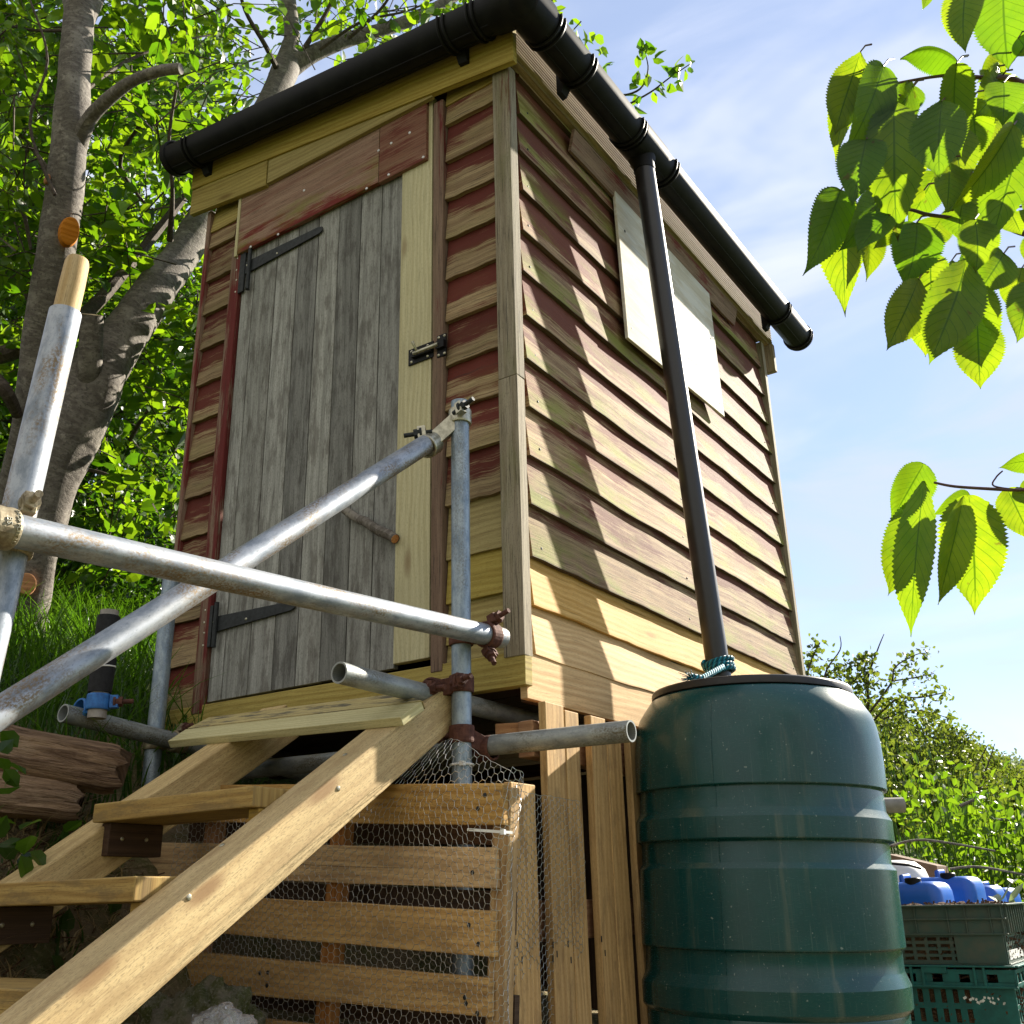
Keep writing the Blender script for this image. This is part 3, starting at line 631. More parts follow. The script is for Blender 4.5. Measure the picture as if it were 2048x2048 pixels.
# ------------------------------------------------------------------ WATER BUTT
BC = (.346, .626); 
butt = thing('water_butt', 'large dark green ribbed plastic water butt under the downpipe', 'water butt', (BC[0]+.0, BC[1], -1.2))
prof0 = [(.0, -.062), (.262, -.062), (.270, -.064), (.277, -.068), (.300, -.090), (.318, -.118), (.327, -.150), (.3315, -.19), (.334, -.24), (.334, -.312), (.331, -.318), (.3245, -.323), (.3245, -.335), (.3265, -.372), (.328, -.378), (.337, -.395), (.3385, -.40), (.3385, -.440), (.336, -.446), (.3265, -.458), (.3245, -.463), (.3245, -.50), (.326, -.507), (.333, -.519), (.3345, -.525), (.3355, -.69), (.333, -.698), (.3265, -.71), (.3255, -.716), (.3255, -.752), (.327, -.76), (.3395, -.778), (.341, -.784), (.341, -.83), (.338, -.838), (.3285, -.852), (.327, -.858), (.327, -1.0), (.32, -1.12), (.30, -1.19), (.0, -1.2)]
prof = [(.0, -.062), (.270, -.062), (.279, -.0635), (.285, -.068), (.300, -.090), (.318, -.118), (.327, -.150), (.3320, -.19), (.3345, -.24), (.3350, -.314), (.3335, -.3165), (.3255, -.3185), (.3245, -.321), (.3255, -.345), (.3265, -.370), (.3275, -.3725), (.3372, -.3905), (.3385, -.393), (.3385, -.4425), (.3372, -.445), (.3260, -.450), (.3245, -.4525), (.3245, -.4990), (.3255, -.5015), (.3335, -.5115), (.3348, -.5145), (.3358, -.694), (.3345, -.697), (.3262, -.700), (.3252, -.703), (.3258, -.7505), (.3270, -.7535), (.3375, -.7785), (.339, -.782), (.338, -.832), (.3365, -.8355), (.3262, -.846), (.327, -.849), (.327, -1.0), (.32, -1.12), (.30, -1.19), (.0, -1.2)]
def rb(p): # the butt leans a touch
    return p
mb = MB(); mb.lathe(prof[::-1], (BC[0]+.008, BC[1], 0), 96, (.030, .006, 1)); body = mb.build('body', MT['barrel'], butt, smooth=True, angle=22)
mb = MB(); mb.lathe([(.0, -.036), (.266, -.036), (.275, -.039), (.278, -.045), (.278, -.058), (.272, -.061), (0, -.061)][::-1], (BC[0]+.006, BC[1], 0), 80, (.030, .006, 1)); mb.build('lid', MT['lid'], butt, smooth=True, angle=50)
v = Vector((BC[0]-CP[0], BC[1]-CP[1], 0)).normalized(); pr = Vector((v.y, -v.x, 0))
p = Vector((BC[0], BC[1], -.352))+pr*.31+v*.09; dd = (pr+v*.25).normalized()
mb = MB(); mb.tube([p, p+dd*.075], .0205, 20, inner=.017); mb.build('overflow_pipe', MT['grey_pipe'], butt, smooth=True)
mb = MB(); th = math.atan2(-v.y, -v.x)-.32  # mould seam
for (r1, z1), (r2, z2) in zip(prof[3:38], prof[4:39]):
    a = Vector((BC[0]+.008+.030*z1+math.cos(th)*(r1+.0006), BC[1]+.006*z1+math.sin(th)*(r1+.0006), z1)); b = Vector((BC[0]+.008+.030*z2+math.cos(th)*(r2+.0006), BC[1]+.006*z2+math.sin(th)*(r2+.0006), z2))
    if (a-b).length > 1e-4: mb.tube([a, b], .0012, 4)
mb.build('seam', MT['barrel'], butt)

# ------------------------------------------------------------------ SCAFFOLD
TR = .02415
scaf = thing('scaffold_frame', 'galvanised scaffold tubes clamped together as post, handrails and shed supports', 'scaffold', (-.07, -.18, -1.1))
def tube(a, b, mat, label, r=TR, open_=True):
    m = MB(); a = Vector(a); b = Vector(b); m.tube([a.lerp(b, k/6) for k in range(7)], r, 28, inner=r-.0042 if open_ else None)
    o = m.build('tube', MT[mat], scaf, smooth=True); o['label'] = label; return o
T1 = (-.07, -.18)
z1 = on(931, 818, 'x', T1[0]).z
tube((T1[0], T1[1], -1.1), (T1[0], T1[1], z1+.01), 'galvblue', 'upright tube by the shed corner', TR)
x2 = -.128; T2a = on(862, 882, 'x', x2); T2b = on(100, 1362, 'x', x2); d2 = (T2b-T2a).normalized()
tube(T2a-d2*.015, T2b+d2*.5, 'galv', 'diagonal handrail tube sloping with the steps', .0255)
x3 = -.005; T3a = on(1003, 1276, 'x', x3); T3b = on(60, 1068, 'x', x3); d3 = (T3b-T3a).normalized()
tube(T3a, T3b+d3*.12, 'galv', 'level handrail tube across the door', .026)
x4 = -.062; p4 = on(92, 800, 'x', x4); z4 = on(122, 622, 'x', x4).z
tl = Vector((.012, -.0, .0))
T4t = Vector((x4, p4.y+.01, z4)); T4m = on(25, 1080, 'x', x4); d4 = (T4m-T4t).normalized()
tube(T4t+d4*1.6, T4t, 'galv', 'upright tube plugged with a wooden dowel', .0265)
mb = MB(); mb.tube([T4t+d4*.05, T4t-d4*.06, T4t-d4*.105, T4t-d4*.112], [.0215, .0215, .0205, .0185], 20, wob=.05); mb.build('wooden_plug', MT['cutpale'], scaf, smooth=True)
y5 = T1[1]+.058; T5a = on(1263, 1462, 'y', y5); T5b = on(420, 1548, 'y', y5)
tube(T5b, T5a, 'galvdull', 'horizontal tube under the shed sticking out by the pallet')
x6 = T1[0]-.06; T6a = on(678, 1345, 'x', x6); tube(T6a, (x6, 1.9, -.128), 'galvdull', 'open-ended tube under the landing')
T7 = (-1.13, -.25); tube((T7[0], T7[1], -.8), (T7[0], T7[1], on(322, 1150, 'y', -.25).z), 'galvblue', 'upright tube at the left shed corner')
x8 = -1.07; T8a = on(126, 1426, 'x', x8); T8b = on(372, 1488, 'x', x8); tube(T8a, T8a+(T8b-T8a)*4.5, 'galvdull', 'low tube with open end left of the steps')
pw = on(205, 1340, 'x', x8+.055); zt = on(208, 1222, 'x', x8+.055).z; zb = on(186, 1436, 'x', x8+.055).z
tube((pw.x, pw.y, zb), (pw.x, pw.y, zt+.004), 'grey_pipe', 'short upright stub wrapped in black foam')
mb = MB(); mb.tube([(pw.x, pw.y, zb+.068), (pw.x, pw.y, (zb+zt)/2), (pw.x, pw.y, zt-.012)], [.0305, .0315, .0305], 24, wob=.05); fw = mb.build('foam_wrap', MT['rubber'], scaf, smooth=True)
mb = MB()
for k in (.33, .7): mb.tube([(pw.x+.0318*math.cos(t), pw.y+.0318*math.sin(t), zb+.068+(zt-zb-.08)*k+.003*math.sin(t)) for t in np.linspace(0, 2*PI, 25)], .0022, 6)
mb.build('cable_tie', MT['tie'], fw, smooth=True)
def ring(m, o, ax, r, th=.0065, wid=.042, a0=0, a1=2*PI, ref=None):
    o = Vector(o); ax = Vector(ax).normalized(); X = Vector(ref) if ref else ax.orthogonal(); X = (X-ax*X.dot(ax)).normalized(); Y = ax.cross(X); n = 26
    pth = []
    for i in range(n+1):
        t = a0+(a1-a0)*i/n; Rr = X*math.cos(t)+Y*math.sin(t); pth.append((o, Rr, ax))
    w = wid/2; m.prism(pth, [(r, -w), (r+th*.8, -w), (r+th, -w*.75), (r+th, w*.75), (r+th*.8, w), (r, w)], caps=True)
def bolt(m, o, d, L=.06, r=.0062):
    o = Vector(o); d = Vector(d).normalized(); m.tube([o, o+d*L], r, 12)
    for s_, rr, h in ((.0, .016, .006), (.006, .0135, .016)): m.tube([o+d*(L*.35+s_), o+d*(L*.35+s_+h)], rr, 6 if s_ else 16)
def clamp(p, axp, q, axq, mat, bolts, rp=.0245, rq=.0245, boltmat=None, label=None):
    m = MB(); p = Vector(p); q = Vector(q); ring(m, p, axp, rp, ref=(q-p)); ring(m, q, axq, rq, ref=(p-q))
    mid = (p+q)/2; d = (q-p).normalized(); L = (q-p).length-rp-rq
    m.plank(mid-d*max(.012, L/2+.004), mid+d*max(.012, L/2+.004), axp, .04, .034)
    for o, dd in bolts:
        o = Vector(o); dd = Vector(dd).normalized(); m.plank(o-dd*.004, o+dd*.018, axp, .034, .022)   # forged lugs that carry the bolt
    c = m.build('clamp', MT[mat], scaf, bevel=.0015)
    if label: c['label'] = label
    for o, dd in bolts:
        b = MB(); bolt(b, Vector(o)-Vector(dd).normalized()*.02, dd, .075); b.build('bolt', MT[boltmat or mat], c, smooth=True, angle=35)
    return c
camd = (Vector(CP)-Vector((0, -.3, 0))).normalized()
zz = on(925, 1262, 'x', x3).z
pT3 = T3a.lerp(T3b, 0.0)+d3*.055
clamp(pT3, d3, (T1[0], T1[1], pT3.z), (0, 0, 1), 'rust', [(pT3+Vector((.012, .0, .036)), (.9, -.1, .25)), (pT3+Vector((.0, .0, -.04)), (.4, -.3, -.5))], .0262, label='rusty clamp joining level handrail and corner upright')
q6 = Vector((x6, T1[1]-.03, T6a.z+.01)); clamp((T1[0], T1[1], q6.z+.012), (0, 0, 1), q6, (0, 1, 0), 'rust', [((T1[0]+.012, T1[1]-.036, q6.z+.012), (1, -.25, .1)), ((q6.x+.01, q6.y-.035, q6.z), (1, -.1, -.1))], label='rusty clamp below the level handrail')
q5 = Vector((T1[0], y5, T5a.z+.0)); clamp((T1[0], T1[1], T5a.z+.03), (0, 0, 1), q5+Vector((.03, 0, 0)), (1, 0, 0), 'rust', [((T1[0]-.042, T1[1]-.02, T5a.z+.03), (-1, -.35, .05))], label='rusty clamp at the foot of the corner upright')
pt = Vector((T1[0], T1[1], z1-.035)); c = clamp(pt, (0, 0, 1), T2a+d2*.02+Vector((0, .01, 0)), d2, 'zinc', [(pt+Vector((.02, -.033, .004)), (.8, -.1, .2)), (T2a+d2*.035+Vector((-.0, .0, .036)), (-.75, -.45, -.1))], rq=.0258, boltmat='iron', label='shiny swivel clamp at the top of the handrail')
pc = T4t.lerp(T4t+d4, 0); k4 = (T3b.z-T4t.z)/d4.z; p4c = T4t+d4*k4
cl = clamp(p4c, d4, T3b+d3*.05, d3, 'clamp', [(p4c+Vector((.034, -.004, .052)), (.95, -.25, .05))], .0268, .0262, boltmat='clamp', label='forged steel clamp with raised lettering at the left upright')
q8 = T8a+(T8b-T8a)*.93; clamp(q8, (T8b-T8a), (T7[0], T7[1]+.0, q8.z), (0, 0, 1), 'clamp', [(q8+Vector((.014, 0, .036)), (1, -.2, .1))], boltmat='rust', label='dull clamp at the left shed corner')
q = Vector((pw.x, pw.y, zb+.043)); k8 = (pw.y-T8a.y)/((T8b-T8a).y); clamp(q, (0, 0, 1), T8a+(T8b-T8a)*k8+Vector((0, 0, .02)), (T8b-T8a), 'blue', [(q+Vector((.028, .02, 0)), (.8, .75, .05))], boltmat='rust', label='blue painted clamp holding the foam-wrapped stub')
# raised lettering on the left clamp (wrapped round its band)
def lettering(body, size, parent, o, ax, r, a0, up, mat):
    cu = D.curves.new('txt', 'FONT'); cu.body = body; cu.size = size; cu.extrude = .0008; cu.align_x = 'CENTER'
    to = D.objects.new('txt', cu); C.objects.link(to); bpy.context.view_layer.update()
    me = D.meshes.new_from_object(to.evaluated_get(bpy.context.evaluated_depsgraph_get())); D.objects.remove(to)
    o = Vector(o); ax = Vector(ax).normalized(); X = Vector(a0); X = (X-ax*X.dot(ax)).normalized(); Y = ax.cross(X); loc = LOC[parent.name]
    for v_ in me.vertices:
        x, y, z = v_.co; t = x/r; v_.co = o+ax*(up+y)+(X*math.cos(t)+Y*math.sin(t))*(r+z+.0004)-loc
    me.materials.append(MT[mat]); ob = D.objects.new('lettering', me); C.objects.link(ob); ob.parent = parent; LOC[ob.name] = loc
tv = (Vector(CP)-(T3b+d3*.05)).normalized()
lettering('DROP FORGED', .0085, cl, T3b+d3*.05, -d3, .0328, tv+Vector((0, 0, .2)), .010, 'zinc'); lettering('BS', .012, cl, T3b+d3*.05, -d3, .0328, tv+Vector((0, 0, .35)), -.006, 'zinc')

# ------------------------------------------------------------------ STEPS
SX = -.10
A0 = on(784, 1459, 'x', SX); A1 = on(68, 2041, 'x', SX); sd_ = (A1-A0).normalized(); sn = Vector((0, sd_.z, -sd_.y))  # perpendicular
if sn.z > 0: sn = -sn
steps = thing('wooden_steps', 'rough timber steps with two sloping square stringers leading up to the shed door', 'steps', (SX-.3, -.9, -.9))
for x0 in (SX-.05, SX-.05-.60):
    m = MB(); top = A0-sd_*.30; bot = A1+sd_*.28
    c0 = Vector((x0, top.y, top.z))+sn*.05; c1 = Vector((x0, bot.y, bot.z))+sn*.05
    m.plank(c0, c1, -sn, .1, .1, 8, .003); m.build('stringer', MT['post'], steps, bevel=.004)
def ztop(y): return A0.z+(y-A0.y)*sd_.z/sd_.y
xi = SX-.1; xl = xi-.50
for (px, py, dz) in ((507, 1571, .041), (270, 1752, .042), (56, 1979, .042)):
    p = on(px, py, 'x', xi); m = MB(); m.plank((xl-.02, p.y+.09, p.z-dz/2), (xi, p.y+.09, p.z-dz/2), (0, 1, 0), .18, dz, rc=(random.uniform(.3, .7), .5, .5, 1)); m.build('tread', MT['tread'], steps, bevel=.003)
    for xa in (xl-.01, xi-.032):
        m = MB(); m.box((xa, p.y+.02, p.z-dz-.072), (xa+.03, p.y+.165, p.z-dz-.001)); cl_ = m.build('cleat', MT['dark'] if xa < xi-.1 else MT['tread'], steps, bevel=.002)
        if xa < xi-.1:
            screws('screw', 'zinc', cl_, [(.005, .003, (xa+.0305, p.y+yy, p.z-dz-.035), (1, 0, 0)) for yy in (.055, .12)])
# landing boards lying on the stringers
def on_slope(px, py, lift=0.0):
    n_ = np.array([0, -sd_.z, sd_.y]); n_ = n_/np.linalg.norm(n_); n_ = n_ if n_[2] > 0 else -n_
    p0 = np.array(A0)+n_*lift; r = R.T @ np.array([(px-1024)/F, (py-1024)/F, 1.0]); return Vector(CP+r*((p0-CP)@n_)/(r@n_))
LT = .022
fl = on_slope(335, 1482, LT); fr = on_slope(800, 1434, LT); bl = on_slope(372, 1458, LT); br = on_slope(843, 1403, LT); ul = on_slope(418, 1434, LT); ur = on_slope(795, 1386, LT)
def slab(q, mat, nm):
    m = MB(); n_ = Vector((0, -sd_.z, sd_.y)); n_ = n_ if n_.z > 0 else -n_; q2 = [p-n_*LT for p in q]
    U = [(0, 0), (.8, 0), (.8, .12), (0, .12)]
    rc = (random.random(), .5, .5, 1); m.face(q, U, U, rc); m.face(q2[::-1], U, U, rc)
    for i in range(4):
        j = (i+1) % 4; l = (q[j]-q[i]).length
        a = [(0, .2), (l, .2), (l, .222), (0, .222)] if i % 2 == 0 else [(0, .2), (.003, .2), (.003, .222), (0, .222)]
        m.face([q[i], q2[i], q2[j], q[j]], [a[0], a[3], a[2], a[1]], a, rc)
    return m.build(nm, mat, steps, bevel=.002)
slab([fl, fr, br, bl], MT['pale'], 'landing_board'); e_ = Vector((0, .004, .0026)); slab([bl+e_, br+e_, ur, ul], MT['stainboard'], 'landing_board')['label'] = 'mould-stained upper landing board'

nrm = Vector((0, -sd_.z, sd_.y)); nrm = nrm if nrm.z > 0 else -nrm
its = [(.006, .002, tuple(on_slope(px, py, .0005)), tuple(nrm)) for px, py in ((690, 1509), (444, 1690))]
its += [(.006, .002, tuple(on(px, py, 'x', SX+.0005)), (1, 0, 0)) for px, py in ((677, 1577), (378, 1795))]
screws('screw', 'zinc', [o for o in D.objects if o.name.startswith('stringer')][0], its)
# ------------------------------------------------------------------ PALLETS
pal = thing('pallet', 'pallet of horizontal pine slats standing under the shed front behind the steps', 'pallet', (-.3, -.35, -1.0))
YP = -.36
rows = [((780, 1568), (1005, 1567), (800, 1648), (1003, 1650)), ((665, 1690), (988, 1695), (570, 1762), (982, 1777)), ((540, 1797), (985, 1822), (450, 1868), (977, 1914)), ((400, 1905), (977, 1957), (400, 1980), (968, 2035)), ((480, 2034), (968, 2085), (480, 2110), (968, 2165))]
notch = {0: [(-.02, 1)], 2: [(-.02, 0)]}
for i, rw in enumerate(rows):
    a, b, c_, d_ = [on(*p, 'y', YP) for p in rw]
    k = (b.z-a.z)/(b.x-a.x); xr = b.x; zl = lambda x: b.z+(x-b.x)*k
    kb = (d_.z-c_.z)/(d_.x-c_.x); xl_ = -1.02 if i > 0 else -.95
    m = MB(); n = 12; path = []
    for j in range(n+1):
        x = xl_+(xr-xl_)*j/n; zt_, zb_ = zl(x), d_.z+(x-d_.x)*kb; zb_ = max(zb_, zt_-.1); zb_ = min(zb_, zt_-.068); path.append(((x, YP, (zt_+zb_)/2+.002*mnoise.noise(Vector((j*.7, i*3.1, 0)))), (0, 1, 0), (0, 0, (zt_-zb_)/.09)))
    m.prism(path, [(-.0, -.045), (.02, -.045), (.02, .045), (0, .045)]); m.build('slat', MT['pallet'], pal, bevel=.002)
xe = on(1010, 1567, 'y', YP); xb = on(978, 2040, 'y', YP)
for k, xo in enumerate((0, -.46, -.90)):
    m = MB(); ta = Vector((xe.x-.022+xo, YP+.069, xe.z-.004-xo*.07*1)); tb = Vector((xb.x-.022+xo, YP+.068, -1.08)); 
    ta.y -= .03; tb.y -= .03; m.plank(ta, tb, (0, 1, 0), .034, .044); m.build('bearer', MT['pallet'] if k == 0 else MT['palletred'], pal, bevel=.003)
m = MB()
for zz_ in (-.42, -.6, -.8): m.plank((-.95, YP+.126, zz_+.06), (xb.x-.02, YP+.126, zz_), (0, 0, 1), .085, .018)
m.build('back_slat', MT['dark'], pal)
its = []
for px, py in ((970, 1590), (956, 1617), (945, 1745), (938, 1850), (957, 1888), (930, 1995), (932, 2007), (955, 2027), (520, 1946), (536, 1945), (534, 1971)):
    p = on(px, py, 'y', YP); its.append((.005, .0012, (p.x, YP-.0008, p.z), (0, -1, 0)))
screws('nail', 'iron', pal, its)
sp = thing('pallet', 'pallet of upright pine slats against the shed base left of the water butt', 'pallet', (.05, .3, -1.1))
sp['group'] = 'pallets round the shed base'; pal['group'] = 'pallets round the shed base'
for (y0, y1, zt_, mt) in ((-.169, -.066, -.32, 'pallet'), (-.008, .080, -.113, 'pallet'), (.083, .151, -.122, 'pallet'), (.213, .293, -.119, 'pallet'), (.296, .376, -.135, 'pallet'), (.43, .51, -.145, 'pallet'), (.54, .62, -.15, 'pallet'), (.68, .77, -.14, 'pallet')):
    m = MB(); m.plank((.05, (y0+y1)/2, -1.15), (.05, (y0+y1)/2, zt_), (0, 1, 0), y1-y0, .021, 6, .003, rc=(random.random(), .5, .5, 1)); m.build('slat', MT[mt], sp, bevel=.0025)
for z in (-.2, -.62, -1.0):
    m = MB(); m.plank((-.0, -.16 if z < -.3 else -.01, z), (-.0, .8, z), (0, 0, 1), .09, .045) ; m.build('bearer', MT['palletred'], sp, bevel=.003)
for px, py in ((1106, 1890), (1114, 1908), (1106, 1918), (1136, 1888), (1142, 1920), (1203, 1878), (1210, 1906), (1034, 1890), (1044, 1920)):
    m = MB(); p = on(px, py, 'x', .0605); m.plank((.0608, p.y, p.z-.007), (.0608, p.y, p.z+.007), (0, 1, 0), .004, .001); m.build('nail', MT['iron'], sp)
# loose block on the low tube
m = MB(); p = on(966, 1440, 'y', -.06); q = on(1045, 1450, 'y', .03); m.plank((p.x, -.0, T5a.z+TR+.028), (p.x+.13, .055, T5a.z+TR+.028), (0, 0, 1), .05, .045, rc=(.6, .5, .5, 1))
tag(m.build('timber_block', MT['palletred'], bevel=.003), 'short brown timber block wedged above the low scaffold tube under the shed', 'timber block')
# wall behind the front pallet inside: pallet on the far side with light slits
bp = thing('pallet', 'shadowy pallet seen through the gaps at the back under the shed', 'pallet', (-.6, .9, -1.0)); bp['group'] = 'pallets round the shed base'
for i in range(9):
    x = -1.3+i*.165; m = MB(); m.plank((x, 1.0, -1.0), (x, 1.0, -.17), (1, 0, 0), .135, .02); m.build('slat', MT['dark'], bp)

# ------------------------------------------------------------------ CHICKEN WIRE
def wire():
    V = []; Fc = []; col = []
    hexr = .0102; dx = hexr*1.5; dz = hexr*math.sqrt(3)
    # surface param: s metres along the front from left to right, then round the corner along the side; h metres down from the top edge
    xr = .185; y0 = YP-.022; sl = 1.02; 
    def surf(s_, h):
        cn = .045
        if s_ < sl-cn: x, y = xr-sl+s_, y0
        elif s_ < sl+cn:
            t = (s_-sl+cn)/(2*cn)*PI/2; x, y = xr-cn+cn*math.sin(t), y0+cn-cn*math.cos(t)
        else: x, y = xr, y0+(s_-sl)
        if s_ > sl+.05: x -= min(.108, (s_-sl-.05)*.75)
        q = Vector((s_*3.1, h*3.0, 0)); q2 = Vector((s_*9, h*9, 4))
        bul = .022*mnoise.noise(q)+.007*mnoise.noise(q2)
        x += bul*.35; y += bul-.006
        lift = .11*math.exp(-((s_-.80)/.19)**2)*max(0, 1-h/.30)   # the top edge is pushed up round the corner upright
        z = -.335-.055*(s_-.75)*(1 if s_ < sl else .3)-h+lift+.012*mnoise.noise(Vector((s_*6, 3, 0)))*max(0, 1-h/.2)
        yo = .0
        if h < .12: y += .14*math.exp(-((s_-.72)/.25)**2)*(1-h/.12)**1.5
        x += .004*mnoise.noise(Vector((s_*40, h*40, 1))); z += .004*mnoise.noise(Vector((s_*40, h*40, 9)))
        x -= .055*max(0, h-.05) if s_ >= sl-.1 else .055*max(0, h-.05)*max(0, s_-.5)/.42
        return Vector((x, y, z))
    ncol = int(1.52/dx); nrow = int(.86/dz)
    def node(i, k):  # hexagon corners lie on columns i*dx/..; flat-top layout
        return None
    seg = set(); pts = {}
    def key(a, b): return (round(a, 5), round(b, 5))
    for i in range(ncol):
        for k in range(nrow):
            cx = i*dx+.02; cz = k*dz+(dz/2 if i % 2 else 0)
            cs = [(cx+hexr*math.cos(PI/3*j), cz+hexr*math.sin(PI/3*j)) for j in range(6)]
            ks = [key(*c_) for c_ in cs]
            for j in range(6):
                pts[ks[j]] = cs[j]; a, b = ks[j], ks[(j+1) % 6]; seg.add((a, b) if a < b else (b, a))
    P3 = {}
    for k_, c_ in pts.items(): P3[k_] = surf(c_[0], max(0, c_[1]))
    m = MB()
    for a, b in seg:
        p, q = P3[a], P3[b]; d = (q-p)
        if d.length < 1e-6: continue
        d.normalize(); X = d.orthogonal().normalized(); Y = d.cross(X)
        flat = abs(pts[a][1]-pts[b][1]) < 1e-4; r = .00078 if flat else .00056
        n = len(m.v)
        for o in (p, q):
            for t in (0, 2.0944, 4.1888): m.v.append(tuple(o+X*math.cos(t)*r+Y*math.sin(t)*r))
        for j in range(3):
            m.f.append((n+j, n+(j+1) % 3, n+3+(j+1) % 3, n+3+j)); m.uv += [(0, 0)]*4; m.uv2 += [(0, 0)]*4; m.rc += [(.5, .5, .5, 1)]*4
    return m
tag(wire().build('chicken_wire', MT['wire']), 'sheet of hexagonal chicken wire wrapped round the pallets below the shed corner', 'wire mesh')
# cable ties
m = MB(); p = on(923, 1530, 'x', T1[0]); m.tube([(T1[0]+.027*math.cos(t), T1[1]+.027*math.sin(t), p.z) for t in np.linspace(0, 2*PI, 25)], .003, 6); hd = Vector((T1[0]+.02, T1[1]-.024, p.z)); m.box(hd-Vector((.005, .006, .005)), hd+Vector((.006, .004, .005)))
tag(m.build('cable_tie', MT['tie'], smooth=True), 'white cable tie holding the wire mesh to the corner upright', 'cable tie', 'white cable ties on the wire mesh')
m = MB(); p = on(935, 1659, 'y', YP-.028); q = on(1006, 1664, 'y', YP-.028); m.plank(p, q, (0, 0, 1), .0055, .002); m.box(q-Vector((.004, .004, .005)), q+Vector((.005, .003, .005))); m.plank(q, q+Vector((.002, .03, 0)), (0, 0, 1), .0055, .002)
tag(m.build('cable_tie', MT['tie']), 'white cable tie stretched across the right edge of the slatted pallet', 'cable tie', 'white cable ties on the wire mesh')

# ------------------------------------------------------------------ CRATES, DRUMS
def slot_panel(m, o, X, W, z0, z1, nx, nz, mx_, mz, gx, gz, th=.004, ny=None):
    """panel with nx x nz rectangular slots built from bars; o = lower left corner, X = unit vector along the panel"""
    o = Vector(o); X = Vector(X); Z = Vector((0, 0, 1)); N = X.cross(Z)
    sw = (W-2*mx_-(nx-1)*gx)/nx; sh = (z1-z0-2*mz-(nz-1)*gz)/nz
    def bar(a, b, c_, d_):
        p = o+X*((a+b)/2)+Z*(z0+c_); q = o+X*((a+b)/2)+Z*(z0+d_); m.plank(p, q, X, b-a, th, rc=(.5, .5, .5, 1))
    zs = [0, mz]
    for k in range(nz+1):
        lo = 0 if k == 0 else mz+k*(sh+gz)-gz; hi = mz if k == 0 else (lo+gz if k < nz else z1-z0)
        bar(0, W, lo, hi)
    for k in range(nz):
        lo = mz+k*(sh+gz)
        for i in range(nx+1):
            a = 0 if i == 0 else mx_+i*(sw+gx)-gx; b = mx_ if i == 0 else (a+gx if i < nx else W)
            bar(a, b, lo, lo+sh)
